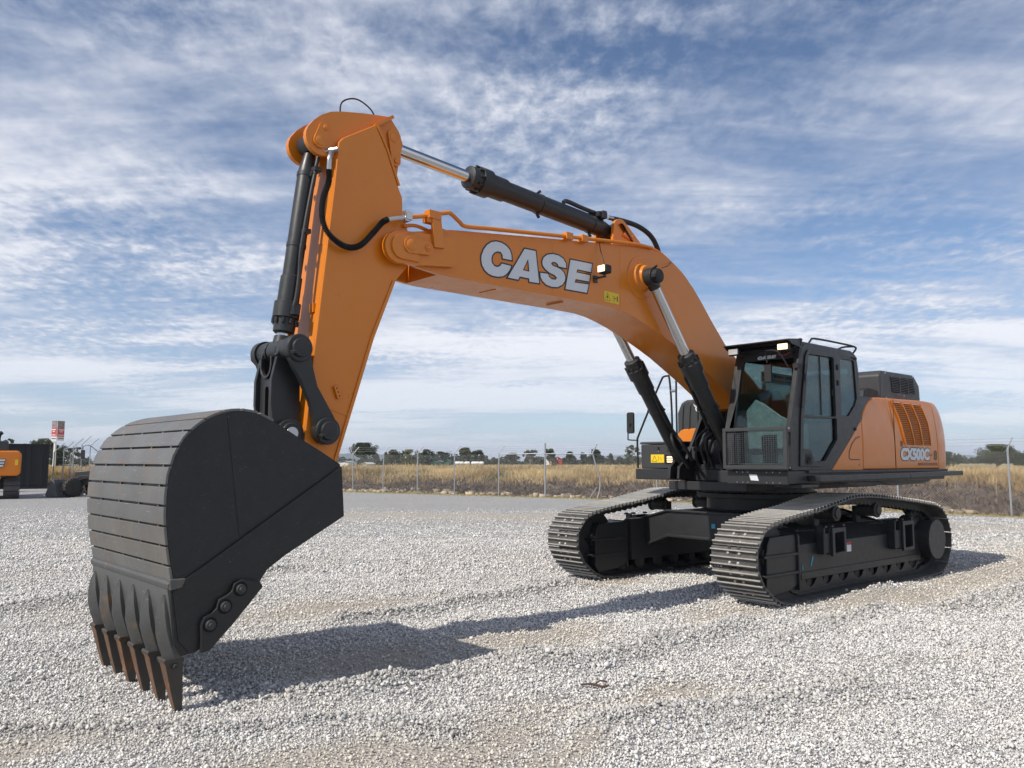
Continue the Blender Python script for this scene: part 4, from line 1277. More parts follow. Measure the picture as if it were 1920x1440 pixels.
# rear wall
m.holed([(.66, 1.60), (.66, 3.05), (1.455, 3.05), (1.455, 1.60)], [[(.75, 2.35), (.75, 2.9), (1.36, 2.9), (1.36, 2.35)]], 0, .04, fn=lambda x, y, z: (-.16 + y, x, z))
# hoop pillar at the door's front edge and the long grab rail strip
m.prism([(1.735, 1.55), (1.735, 2.05), (1.48, 2.90), (1.44, 2.90), (1.69, 2.03), (1.69, 1.55)], 1.455, 1.51)
cabf = part(m, 'cab_frame', DARK, CAB, bevel=.008)
m = MB()
do = [(1.50, 1.585), (1.435, 1.80), (1.425, 2.18), (1.28, 2.92), (1.23, 3.005), (.52, 3.02), (.505, 1.93), (.62, 1.80), (.86, 1.60), (.98, 1.575)]
do = [(1.53, 1.585), (1.475, 2.18), (1.315, 2.93), (1.25, 3.01), (.52, 3.02), (.505, 1.90), (.62, 1.80), (.86, 1.60), (.98, 1.575)]
m.holed(do, [h_door, h_low], 1.497, 1.512)
door = part(m, 'cab_door', DARK, CAB, bevel=.004)
m = MB(); m.prism(rrect(1.24, 1.40, 1.60, 1.735, .03, 3), 1.512, 1.516); m.mat(1); m.prism(rrect(1.29, 1.385, 1.62, 1.70, .02, 3), 1.516, 1.519); m.mat(0); m.box(1.33, 1.38, 1.519, 1.532, 1.625, 1.64)
part(m, 'door_handle', [BLACK, PIT], door, bevel=.003)
m = MB()
m.tube([(1.455, 1.515, 2.30), (1.44, 1.53, 2.34), (1.36, 1.53, 2.78), (1.345, 1.515, 2.82)], .011, 8)
for z in (2.85, 2.65):
    m.cyl((.50, 1.515, z - .035), (.50, 1.515, z + .035), .014, 8)
m.box(-.03, .05, 1.496, 1.512, 3.015, 3.03); m.box(-.085, -.02, 1.496, 1.51, 3.0, 3.03)
m.disc((.02, 1.495, 2.07), .022, .016, 14)
part(m, 'hinge', BLACK, CAB)
for nm, loop, yy, gm_ in (('door_window', h_door, 1.475, GLASS2), ('lower_door_window', h_low, 1.475, GLASS2), ('rear_side_window', h_rear, 1.475, GLASS2), ('far_side_window', h_far, .64, GLASS)):
    m = MB(); m.prism(loop, yy, yy + .005); part(m, nm, gm_, CAB)
m = MB(); m.box(.895, .915, 1.481, 1.487, 2.22, 2.96); m.box(1.325, 1.345, 1.482, 1.492, 2.50, 2.58); m.box(.60, .62, 1.482, 1.492, 2.48, 2.56); part(m, 'window_slider', BLACK, CAB)
m = MB()
m.add([(wx(z) - .025 + t, y, z) for t in (0, .005) for y, z in ws], [tuple(range(len(ws))), tuple(range(2 * len(ws) - 1, len(ws) - 1, -1))] + [(i, len(ws) + i, len(ws) + (i + 1) % len(ws), (i + 1) % len(ws)) for i in range(len(ws))])
wsc = part(m, 'windscreen', GLASS, CAB)
m = MB(); m.box(1.70, 1.705, .745, 1.45, 1.60, 2.02); part(m, 'lower_windscreen', GLASS, CAB)
m = MB(); m.box(-.155, -.15, .75, 1.36, 2.35, 2.9); part(m, 'rear_window', GLASS, CAB)
m = MB(); m.prism([(.75, 2.90), (1.43, 2.90), (1.43, 2.99), (.75, 2.99)], wx(2.9) + .001, wx(2.9) + .003, 'x')
part(m, 'visor_band', BLACK, wsc)
# logo on the windscreen
xm, zm = 4.66, 3.69
for ch_, lp in LET.items():
    fn = lambda p: (.945 + (5.49 - p[0]) * .155, 2.915 + (p[1] - 3.50) * .115)
    lp2 = [fn(p) for p in lp]; holes = [[fn(p) for p in TRI]] if ch_ == 'A' else []
    m = MB(); m.holed(lp2, holes, 0, .002, fn=lambda x, y, z: (wx(2.9) + .0035 + y, x, z))
    part(m, 'letter_' + ch_.lower(), WHITE, wsc)
# roof, visor
m = MB()
m.prism([(1.50, 3.02), (1.44, 3.09), (1.30, 3.115), (.0, 3.12), (-.13, 3.08), (-.15, 3.02)], .62, 1.48)
part(m, 'cab_roof', DARK, CAB, bevel=.03, seg=4)
m = MB()
m.prism([(1.70, 3.105), (1.35, 3.14), (1.35, 3.125), (1.70, 3.09)], .60, 1.50)
for yy in (.60, 1.48):
    m.prism([(1.70, 3.10), (1.36, 3.135), (1.36, 3.02), (1.62, 3.05)], yy, yy + .02)
m.box(1.36, 1.44, .64, 1.47, 2.985, 3.12)
part(m, 'sun_visor', DARK, CAB, bevel=.004)
m = MB()
m.tube([(1.03, 1.40, 3.11), (1.0, 1.42, 3.16), (.90, 1.42, 3.195), (.3, 1.42, 3.205), (-.22, 1.42, 3.20), (-.25, 1.42, 3.16), (-.16, 1.42, 3.10)], .013, 8, 3)
m.tube([(.0, 1.2, 3.11), (-.1, 1.3, 3.19), (-.20, 1.42, 3.20)], .013, 8, 3)
m.tube([(1.53, 1.40, 2.78), (1.60, 1.36, 2.90), (1.62, 1.30, 2.98), (1.60, 1.15, 3.0), (1.56, 1.12, 2.96), (1.54, 1.12, 2.86)], .011, 8)
m.prism([(1.09, 2.62), (1.18, 2.62), (1.18, 2.83), (1.09, 2.83)], 1.53, 1.56, 'x')
m.box(1.50, 1.56, 1.47, 1.53, 2.76, 2.82)
part(m, 'grab_rail', BLACK, CAB, bevel=.004)
for yy, lm in ((1.40, LAMPON), (.72, LAMPOFF)):
    m = MB(); m.box(1.60, 1.655, yy - .075, yy + .075, 2.975, 3.065); o = part(m, 'work_lamp', BLACK, CAB, bevel=.012)
    m = MB(); m.box(1.656, 1.668, yy - .066, yy + .066, 2.985, 3.056); part(m, 'lamp_lens', lm, o, bevel=.006)
m = MB(); m.tube([(1.62, 1.35, 2.975), (1.58, 1.30, 2.94), (1.55, 1.36, 2.93), (1.50, 1.42, 2.97)], .004, 5); part(m, 'lamp_cable', RED, CAB)
m = MB()
m.lathe((1.40, 1.49, 3.05), (1.40, 1.49, 4), [(0, .02), (.08, .02), (.09, .012)], 12)
part(m, 'antenna_foot', BLACK, CAB)
# mesh guard
m = MB()
for a, b_, c, d in ((.70, 1.555, 2.005, 2.045), (.70, 1.555, 1.55, 1.595), (.70, .745, 1.595, 2.005), (1.505, 1.555, 1.595, 2.005)):
    m.box(1.875, 1.915, a, b_, c, d)
for yy in (.74, 1.48):
    for z in (1.60, 2.0): m.box(1.73, 1.876, yy, yy + .03, z - .015, z + .015)
gd = part(m, 'mesh_guard', DARK2, CAB, bevel=.004)
m = MB()
for i in range(1, 24):
    y_ = .745 + .76 * i / 24; m.box(1.893, 1.896, y_ - .0011, y_ + .0011, 1.59, 2.01)
for i in range(1, 17):
    z = 1.595 + .41 * i / 17; m.box(1.8965, 1.8995, .74, 1.51, z - .0011, z + .0011)
part(m, 'guard_mesh', mat('dull_mesh_wire', (.10, .105, .11), .5), gd)
m = MB()
for z in (1.57, 2.03): m.disc((1.78, 1.512, z), .012, .008, 10)
part(m, 'guard_bolt', STEEL, CAB)
# interior
m = MB(); m.box(-.15, 1.68, .665, 1.45, 1.54, 1.58); m.box(-.12, .25, .67, 1.45, 1.58, 2.30); part(m, 'cab_floor', BLACK, CAB)
m = MB()
m.box(.35, .85, .85, 1.30, 1.95, 2.07); m.prism([(.25, 2.05), (.38, 2.05), (.30, 2.62), (.18, 2.62)], .85, 1.30); m.prism([(.20, 2.62), (.28, 2.62), (.25, 2.82), (.17, 2.82)], .95, 1.20)
m.box(.40, .80, .95, 1.20, 1.58, 1.95)
st = part(m, 'seat', SEAT, CAB, bevel=.05, seg=3)
m = MB(); m.prism([(.39, 2.09), (.42, 2.09), (.33, 2.64), (.30, 2.64)], .83, 1.32); m.prism([(.85, 1.80), (.90, 1.80), (.90, 2.12), (.85, 2.12)], .86, 1.30)
part(m, 'seat_cover', PLASTIC, st, bevel=.02)
m = MB()
m.box(.35, 1.0, .68, .80, 1.9, 2.16); m.box(.4, .95, 1.35, 1.44, 1.9, 2.14); m.prism([(1.25, 1.58), (1.45, 1.58), (1.50, 1.95), (1.42, 1.98)], .98, 1.16)
m.tube([(.95, .75, 2.16), (.97, .76, 2.32)], .02, 8); m.tube([(.93, 1.40, 2.14), (.95, 1.39, 2.30)], .02, 8)
m.box(1.40, 1.46, 1.32, 1.44, 2.18, 2.38)
part(m, 'console', BLACK, CAB, bevel=.01)
m = MB(); m.box(1.0, 1.6, .70, 1.42, 1.59, 1.62); m.prism([(.70, 1.62), (1.44, 1.62), (1.44, 2.10), (1.22, 2.20), (1.0, 2.36), (.88, 2.42), (.76, 2.30), (.70, 2.18)], 1.40, 1.43, 'x'); part(m, 'plastic_sheet', PLASTIC, CAB, bevel=.01)
m = MB(); m.box(.0, .9, .6615, .664, 2.70, 2.84); o = part(m, 'window_sticker', WHITE, CAB)
m = MB()
for i in range(26):
    x = .03 + i * .033
    if i % 9 == 8: continue
    m.box(x, x + .022, .665, .666, 2.775, 2.81); m.box(x, x + .020, .665, .666, 2.725, 2.742)
part(m, 'sticker_print', INK, o)

# ------------------------------------------------------------------ engine house
m = MB()
m.prism([(.70, 1.537), (-.165, 1.537), (-.19, 2.19)], 1.30, 1.497)
m.mat(1)
ribbon(m, [(-.10, 1.98), (.02, 1.955), (.135, 1.88), (.22, 1.775), (.235, 1.69), (.19, 1.665), (-.08, 1.665), (-.08, 1.672), (.185, 1.673), (.222, 1.695), (.205, 1.77), (.125, 1.865), (.015, 1.94), (-.10, 1.965)], .004, 1.494, 1.499)
m.disc((-.06, 1.497, 1.60), .013, .003, 12)
part(m, 'side_hatch', [ORANGE2, BROWNINK_SHADE], EX, bevel=.01)
prof = [(-.185, 1.537), (-.20, 2.17)] + [(-.30, 2.30), (-.42, 2.405), (-.56, 2.48), (-.70, 2.525), (-.84, 2.545)] + [(-1.215, 2.553)]
prof2 = prof + [(-1.215, 1.537)]
m = MB(); m.prism(prof2, -1.40, 1.50); part(m, 'side_panel', ORANGE2, EX, bevel=.022, seg=3)
m = MB(); m.prism([(-.215, 2.15), (-.215, 2.535), (-.86, 2.54), (-.70, 2.50), (-.56, 2.45), (-.42, 2.38), (-.30, 2.27)], -1.3, 1.488); part(m, 'dark_panel', DARK2, EX, bevel=.015)
rear = [(-1.222, 1.537), (-1.222, 2.553), (-2.09, 2.571), (-2.50, 2.58), (-2.69, 2.577), (-2.80, 2.562), (-2.91, 2.52), (-3.0, 2.455), (-3.06, 2.37), (-3.10, 2.27), (-3.13, 2.13), (-3.14, 1.95), (-3.125, 1.75), (-3.10, 1.57), (-3.06, 1.537)]
m = MB(); m.prism([p for p in rear if p[0] > -2.85] + [(-2.80, 1.537)], -1.45, 1.50); part(m, 'engine_door', ORANGE2, EX, bevel=.022, seg=3)
# counterweight, bulging to the rear
pl = [(-2.80, 1.50), (-3.02, 1.50)] + [(-3.66 * math.cos(R(a)) + .10, 3.66 * math.sin(R(a))) for a in (23.2, 17, 11, 4, -4, -11, -17, -23.2)] + [(-3.02, -1.45), (-2.80, -1.45)]
m = MB(); v = []
levels = [(1.45, 1.0), (1.54, 1.0), (1.75, 1.01), (1.95, 1.013), (2.13, 1.01), (2.27, 1.0), (2.37, .988), (2.455, .968), (2.52, .94), (2.562, .905), (2.577, .86)]
for z, k_ in levels:
    for x, y in pl: v.append((-2.0 + (x + 2.0) * k_ if x < -2.9 else x, y * (1 - (1 - k_) * .12 if k_ < 1 else 1), z))
n_ = len(pl)
f = [(j * n_ + i, j * n_ + (i + 1) % n_, (j + 1) * n_ + (i + 1) % n_, (j + 1) * n_ + i) for j in range(len(levels) - 1) for i in range(n_)]
f += [tuple(range(n_ - 1, -1, -1)), tuple(range(len(v) - n_, len(v)))]
m.add(v, f)
part(m, 'counterweight', ORANGE2, EX, bevel=.02, seg=3)


def xl(z): return -1.275 - .18 * (2.52 - z) / .3 * .9 if z > 2.22 else -1.437 - .12 * (2.22 - z) / .33
def xr(z): return -2.320 - .17 * (2.52 - z) / .3 * .9 if z > 2.22 else -2.473 - .01 * (2.22 - z) / .33
m = MB()
m.mat(1); zz = [2.515, 2.4, 2.3, 2.22, 2.1, 2.0, 1.89]  # dark backing paints the shaded cavity behind the slats
m.prism([(xl(z), z) for z in zz] + [(xr(z), z) for z in zz[::-1]], 1.501, 1.503)
m.mat(0)
ns = 22
for i in range(ns):
    z = 1.895 + (2.515 - 1.895) * (i + .5) / ns; a, b_ = xl(z), xr(z)
    for k_ in range(3):
        x0 = a + (b_ - a) * (k_ + .03) / 3; x1 = a + (b_ - a) * (k_ + .90) / 3
        o = len(m.v)
        m.add([(x0, 1.503, z + .010), (x1, 1.503, z + .010), (x1, 1.520, z - .006), (x0, 1.520, z - .006), (x0, 1.503, z - .004), (x1, 1.503, z - .004), (x1, 1.516, z - .010), (x0, 1.516, z - .010)],
              [(0, 1, 2, 3), (4, 7, 6, 5), (3, 2, 6, 7), (0, 3, 7, 4), (1, 5, 6, 2)], False)
for k_ in (0, 1, 2, 3):
    pts_ = [((xl(z) + (xr(z) - xl(z)) * (k_ - .03) / 3), z) for z in zz]
    pts2 = [((xl(z) + (xr(z) - xl(z)) * (k_ + .03) / 3), z) for z in zz]
    m.prism(pts_ + pts2[::-1], 1.502, 1.5225)
part(m, 'louvre', [ORANGE2, BROWNINK_SHADE], EX)


def bend(o):
    '''the body side leans in towards its top'''
    bm = bmesh.new(); bm.from_mesh(o.data)
    for z in np.linspace(1.93, 2.5, 9):
        bmesh.ops.bisect_plane(bm, geom=bm.verts[:] + bm.edges[:] + bm.faces[:], plane_co=(0, 0, z), plane_no=(0, 0, 1))
    for v in bm.verts:
        if v.co.y > 1.2: v.co.y -= .055 * (max(0, v.co.z - 1.88) / .68) ** 1.8 * 1.4
    bm.to_mesh(o.data); bm.free(); o.data.update()


for o in list(EX.children):
    if o.name.split('.')[0] in ('side_panel', 'engine_door', 'counterweight', 'louvre', 'dark_panel', 'side_hatch'): bend(o)
# model lettering
def pt_text(body, x0, z0, w, h, material, name, offset=0.0, shear=0.0, y=1.5015, parent=None, extr=.001, thick=1.0):
    o = text_mesh(name, body, 1.0, material, parent or EX, (0, 0, 0), (1, 0, 0), (0, 1, 0), .0005, offset, shear)
    me_ = o.data
    co = np.array([v.co[:] for v in me_.vertices]); lo = co.min(0); hi = co.max(0)
    for v in me_.vertices:
        u = (v.co.x - lo[0]) / (hi[0] - lo[0]); t = (v.co.y - lo[1]) / (hi[1] - lo[1]); k_ = (v.co.z - lo[2]) / (hi[2] - lo[2])
        v.co = (x0 - u * w, y + k_ * extr, z0 + t * h)
    me_.update()
    return o
pt_text('CX500C', -1.375, 1.648, 1.10, .212, INK, 'model_text_outline', offset=.105, shear=.12, y=1.5008)
pt_text('CX500C', -1.392, 1.662, 1.065, .184, WHITE, 'model_text', offset=.065, shear=.12, y=1.5022)
pt_text('-', -2.49, 1.735, .06, .022, BROWNINK_SHADE, 'model_text', offset=.02, y=1.501)
pt_text('8', -2.61, 1.665, .14, .155, BROWNINK_SHADE, 'model_text', offset=.05, shear=.05, y=1.501)
pt_text('MASS EXCAVATOR', -1.99, 1.585, .755, .045, BROWNINK_SHADE, 'model_text', offset=.03, shear=.12, y=1.501)
m = MB()
m.box(-1.2195, -1.2165, 1.49, 1.5012, 1.56, 2.53)
m.box(-1.47, -1.40, 1.499, 1.502, 1.86, 1.94)
part(m, 'panel_seam', BROWNINK_SHADE, EX)

# dark hood over the engine
m = MB()
m.prism([(-1.50, 2.55), (-1.50, 2.93), (-1.58, 3.005), (-2.77, 3.015), (-2.98, 2.86), (-3.0, 2.66), (-2.98, 2.55)], -.75, 1.20)
hood = part(m, 'engine_hood', DARK2, EX, bevel=.035, seg=4)
m = MB(); m.mat(1); m.prism([(-1.875, 2.93), (-2.72, 2.945), (-2.79, 2.71), (-1.925, 2.69)], 1.2005, 1.203)
m.mat(0)
for i in range(9):
    t = (i + .5) / 9; z = 2.70 + .235 * t
    m.box(-2.78 + .06 * t, -1.90 + .02 * t, 1.203, 1.213, z - .004, z + .005)
for xx in (-2.19, -2.49): m.box(xx - .01, xx + .01, 1.203, 1.216, 2.695, 2.94)
part(m, 'hood_louvre', [DARK2, PIT], hood)
m = MB(); 
for x, z in ((-1.70, 2.97), (-2.72, 2.985), (-2.95, 2.68), (-2.35, 2.66), (-1.7, 2.60)): m.disc((x, 1.20, z), .012, .006, 10)
part(m, 'hood_bolt', STEEL, hood)
m = MB(); m.prism([(-.80, 2.54), (-.86, 2.66), (-1.0, 2.70), (-1.30, 2.68), (-1.40, 2.55)], .9, 1.25); part(m, 'air_scoop', BLACK, EX, bevel=.01)
m = MB(); m.lathe((-2.2, -.1, 3.0), (-2.2, -.1, 4), [(0, .08), (.10, .08), (.11, .07)], 20); part(m, 'exhaust_stub', BLACK, EX)

# ------------------------------------------------------------------ right hand side: toolbox, tank, rails, mirror
m = MB(); m.prism([(.945, 1.535), (.95, 1.89), (.20, 1.90), (.20, 1.535)], -1.345, -.66)
m.prism([(.965, 1.895), (.955, 1.93), (.18, 1.94), (.18, 1.90)], -1.36, -.64)
tb = part(m, 'toolbox', DARK2, EX, bevel=.018, seg=3)
m = MB(); m.box(.951, .953, -1.155, -.915, 1.622, 1.742); m.mat(1)
def yz_ribbon(m, loop, w, x0, x1):
    r2 = MB(); ribbon(r2, loop, w, x0, x1)
    m.add([(p[1], p[0], p[2]) for p in r2.v], r2.f, False)
yz_ribbon(m, [(-1.13, 1.64), (-1.045, 1.64), (-1.0875, 1.72)], .003, .953, .954)
yz_ribbon(m, [(-1.02, 1.645), (-1.018, 1.72)], .002, .953, .954)
yz_ribbon(m, [(-.995, 1.70), (-.955, 1.66)], .002, .953, .954)
part(m, 'warning_label', [YELLOW, INK], tb)
m = MB(); m.box(.945, .952, -.895, -.745, 1.605, 1.735); o = part(m, 'lamp_recess', PIT, tb)
m = MB(); m.box(.945, .960, -.865, -.765, 1.625, 1.715); part(m, 'lamp_lens', LAMPON, o, bevel=.012)
m = MB()
for z in (1.652, 1.688): m.box(.962, .970, -.90, -.745, z - .005, z + .005)
part(m, 'lamp_grille', BLACK, o)
m = MB(); m.box(.951, .957, -1.03, -1.0, 1.80, 1.85); m.mat(1); m.disc((.951, -1.015, 1.79), .01, .006, 8, 'x'); part(m, 'lock', [PIT, STEEL], tb)
m = MB()
m.prism([(-1.31, 1.90), (-1.31, 2.40), (-1.23, 2.56), (-1.13, 2.60), (-.88, 2.60), (-.78, 2.50), (-.66, 2.20), (-.62, 1.53), (-1.1, 1.53)], -.75, .08, 'x')
cov = part(m, 'tank_cover', DARK2, EX, bevel=.04, seg=4)
m = MB()
for yy in (-1.18, -1.05): m.tube([(.088, yy - .03, 1.95), (.088, yy - .02, 2.3), (.085, yy, 2.50), (.06, yy + .02, 2.58)], .012, 8)
part(m, 'cover_ribs', DARK2, cov)
m = MB()                                                    # small white emblem
m.mat(0); m.add([(.0855, -.905 + .055 * math.cos(R(a)), 2.455 + .055 * math.sin(R(a))) for a in range(0, 360, 20)], [tuple(range(18))])
m.add([(.0855, y, z) for y, z in ((-1.00, 2.535), (-.96, 2.50), (-.91, 2.50), (-.84, 2.54), (-.82, 2.52), (-.855, 2.49), (-.92, 2.47), (-.97, 2.485))], [tuple(range(8))])
m.mat(1); m.add([(.0865, -.92 + .018 * math.cos(R(a)), 2.45 + .018 * math.sin(R(a))) for a in range(0, 360, 30)], [tuple(range(12))])
m.add([(.0865, -.885 + .010 * math.cos(R(a)), 2.475 + .010 * math.sin(R(a))) for a in range(0, 360, 45)], [tuple(range(8))])
part(m, 'emblem', [WHITE, INK], cov)
m = MB(); m.prism([(-1.44, 1.535), (-1.44, 1.90), (-1.22, 2.14), (-.64, 2.17), (-.64, 1.535)], -1.2, .10, 'x'); part(m, 'right_side_panel', ORANGE2, EX, bevel=.02)
m = MB()
m.tube([(.97, -1.385, 1.54), (.97, -1.39, 1.80), (.97, -1.39, 1.96), (.97, -1.36, 2.04), (.97, -1.132, 2.467), (.97, -.93, 2.83), (.97, -.88, 2.88), (.97, -.82, 2.885), (.97, -.785, 2.85), (.97, -.755, 2.48), (.97, -.745, 1.95)], .015, 8, 4)
rl = part(m, 'hand_rail', BLACK, EX)
m = MB(); m.tube([(.97, -.665, 1.55), (.97, -.665, 2.80), (.90, -.665, 2.88), (.5, -.665, 2.88), (.45, -.665, 2.80), (.45, -.665, 1.55)], .014, 8, 4); part(m, 'hand_rail', BLACK, EX)
m = MB(); m.cyl((.97, -.75, 2.66), (.97, -.67, 2.66), .022, 8); part(m, 'rail_clamp', STEEL, rl)
m = MB(); m.prism(rrect(-1.555, -1.425, 2.06, 2.38, .03, 4), .985, 1.02, 'x'); mi = part(m, 'mirror', BLACK, EX, bevel=.006)
m = MB(); m.tube([(1.0, -1.545, 2.07), (1.0, -1.545, 1.99), (1.0, -1.53, 1.965), (.99, -1.36, 1.955)], .010, 8, 3); part(m, 'mirror_arm', BLACK, mi); m = MB(); m.cyl((1.018, -1.49, 2.20), (1.04, -1.49, 2.20), .02, 10); part(m, 'mirror_mount', BLACK, mi)
# hoses and valve block at the boom foot
m = MB()
m.box(.95, 1.10, -.30, -.12, 1.78, 1.84); m.box(.95, 1.10, .08, .26, 1.78, 1.84)
for yy in (-.28, -.16, .10, .22):
    m.tube([(1.02, yy, 1.86), (1.03, yy - .02, 1.70), (1.0, yy + .06, 1.50), (.7, yy + .1, 1.40)], .026, 8)
    m.tube([(1.02, yy, 1.80), (1.04, yy, 1.95), (1.0, yy * .5, 2.10), (.85, yy * .4, 2.28), (.80, yy * .4, 2.42)], .022, 8)
m.tube([(1.02, -.10, 1.5), (1.10, -.05, 1.75), (1.05, .0, 1.95), (.9, .05, 1.9), (.7, .05, 1.5)], .02, 8)
part(m, 'hose_bundle', BLACK, EX)
m = MB(); m.box(.35, .75, -.30, .30, 1.55, 1.95); m.box(.45, .9, -.55, -.35, 1.55, 1.85); part(m, 'valve_block', DARK2, EX, bevel=.02)

# ================================================================== fence
def at(u, v, Y):
    return Vector(((u - 960) / 1509.6 * Y, Y, 1.634 + (865.5 - v) / 1509.6 * Y))


FX = [-28.6, -26.3, -24.0, -21.7, -19.4, -17.1, -14.9, -12.7, -10.6, -8.6, -6.8, -4.84, -2.85, -.63, 1.55, 3.86, 6.1, 8.4, 10.8, 13.05, 15.3, 17.3, 19.2]
FN = empty('chain_link_fence', (1.55, float(yfence(1.55)), 0))
tag(FN, 'long galvanised chain link fence with barbed wire along the foot of the grassy bank', 'fence')


def fpt(x): return Vector((x, float(yfence(x)), 0))


def child(mb, name, m, parent, **k):
    """build in world coordinates, then hang under the thing without moving"""
    o = mb.build(name, m, None, **k)
    o.parent = parent
    bpy.context.view_layer.update()
    o.matrix_parent_inverse = parent.matrix_world.inverted()
    return o


for i, x in enumerate(FX):
    p = fpt(x); m = MB()
    n_ = Vector((.55, .35, 0))
    if abs(x - 1.55) < .01:
        m.cyl(p - Vector((0, 0, .1)), p + Vector((0, 0, 2.48)), .042, 12); m.lathe(p + Vector((0, 0, 2.48)), p + Vector((0, 0, 3)), [(0, .046), (.03, .02)], 10)
    elif abs(x - 3.86) < .01:
        m.tube([p + Vector((-.10, 0, -.05)), p + Vector((.02, 0, .35)), p + Vector((.05, 0, .85)), p + Vector((-.12, 0, 1.45)), p + Vector((-.26, 0, 2.0)), p + Vector((-.22, 0, 2.12)), p + Vector((-.08, 0, 2.42))], .032, 10)
        m.cyl(p + Vector((-.45, -.1, 0)), p + Vector((-.1, 0, .5)), .015, 6)
    else:
        l = rnd.uniform(-.02, .02)
        m.tube([p - Vector((0, 0, .1)), p + Vector((l, 0, 1.0)), p + Vector((l * 2, 0, 2.02))], .03, 8)
        m.tube([p + Vector((l * 2, 0, 2.0)), p + Vector((l * 2 + .03, .02, 2.08)), p + Vector((l * 2, 0, 2.08)) + n_ * .5 + Vector((0, 0, .32))], .021, 8)
        m.lathe(p + Vector((l * 2, 0, 1.96)), p + Vector((l * 2, 0, 3)), [(0, .036), (.08, .036), (.10, .02)], 8)
    child(m, 'fence_post', GALV, FN)
LP = [Vector((-29.1, 51.4, 0)), Vector((-29.55, 53.3, 0)), Vector((-30.0, 55.3, 0)), Vector((-30.45, 57.2, 0)), Vector((-30.9, 59.2, 0))]
FL = empty('chain_link_fence', LP[0]); tag(FL, 'short row of fence posts with angled tops between the black container and the bucket', 'fence')
for i, p in enumerate(LP):
    p = Vector((p.x, p.y, float(height(p.x, p.y)))); m = MB()
    m.tube([p - Vector((0, 0, .1)), p + Vector((0, 0, 2.2 + .0 * i))], .034, 8, smooth_path=False)
    m.cyl(p + Vector((0, 0, 2.18)), p + Vector((.62, 0, 2.75)), .026, 8)
    child(m, 'fence_post', GALV, FL)
m = MB(); m.cyl(fpt(-.63) + Vector((0, -.03, 1.98)), fpt(1.55) + Vector((0, -.05, 2.02)), .024, 8); child(m, 'top_rail', GALV, FN)
m = MB(); m.cyl(fpt(1.55) + Vector((0, -.05, 2.0)), fpt(3.86) + Vector((-.26, -.05, 1.98)), .024, 8); child(m, 'top_rail', GALV, FN)


def wires(segs, r):
    A = np.array([[*a, *b_] for a, b_ in segs], float); n = len(A)
    p, q = A[:, :3], A[:, 3:]; d = q - p; d /= np.linalg.norm(d, axis=1)[:, None]
    u = np.cross(d, [0.3, 1, 0.1]); u /= np.linalg.norm(u, axis=1)[:, None]; w = np.cross(d, u)
    off = [u * r, w * r, -u * r * .7 - w * r * .7]
    v = np.stack([p + o_ for o_ in off] + [q + o_ for o_ in off], 1).reshape(-1, 3)
    k = (np.arange(n) * 6)[:, None]
    f = np.concatenate([k + np.array([[0, 1, 4, 3]]), k + np.array([[1, 2, 5, 4]]), k + np.array([[2, 0, 3, 5]])])
    return v, f


# chain link: two families of slanting wires, cut into fence bays so that it follows the bend
S = []
cell = .085
for x0, x1 in zip(FX[:-1], FX[1:]):
    a, b_ = fpt(x0), fpt(x1); L = (b_ - a).length; d = (b_ - a) / L
    H = 1.98
    k = -H
    while k < L:
        for sg in (1, -1):
            t0, t1 = k, k + H; z0, z1 = (.04, H) if sg == 1 else (H, .04)
            lo, hi = max(t0, 0), min(t1, L)
            if hi - lo > .02:
                za = z0 + (z1 - z0) * (lo - t0) / H; zb = z0 + (z1 - z0) * (hi - t0) / H
                S.append((tuple(a + d * lo + Vector((0, 0, za))), tuple(a + d * hi + Vector((0, 0, zb)))))
        k += cell
v, f = wires(S, .0024)
me = bpy.data.meshes.new('chain_mesh'); fast_mesh(me, v, f); me.materials.append(WIRE)
o = bpy.data.objects.new('chain_mesh', me); COL.objects.link(o); o.parent = FN; bpy.context.view_layer.update(); o.matrix_parent_inverse = FN.matrix_world.inverted()
for k_, z in enumerate((2.18, 2.28, 2.38)):
    S = []
    for x0, x1 in zip(FX[:-1], FX[1:]):
        a, b_ = fpt(x0), fpt(x1)
        o_ = Vector((.055 + k_ * .1, .035 + k_ * .05, 0))
        pts_ = [a.lerp(b_, t) + o_ + Vector((0, 0, z - .05 * math.sin(math.pi * t) * rnd.uniform(.2, 1))) for t in np.linspace(0, 1, 5)]
        S += [(tuple(p), tuple(q)) for p, q in zip(pts_, pts_[1:])]
    v, f = wires(S, .0045)
    me = bpy.data.meshes.new('barbed_wire'); fast_mesh(me, v, f); me.materials.append(WIRE)
    o = bpy.data.objects.new('barbed_wire', me); COL.objects.link(o); o.parent = FN; bpy.context.view_layer.update(); o.matrix_parent_inverse = FN.matrix_world.inverted()

# ================================================================== trees
LEAFM = attrmat('tree_leaves', 0.7, transl=0.2)
BARK = mat('bark', (0.13, 0.10, 0.075), 0.9, var=0.3)
BARKP = mat('pale_bark', (0.34, 0.30, 0.25), 0.9, var=0.2)


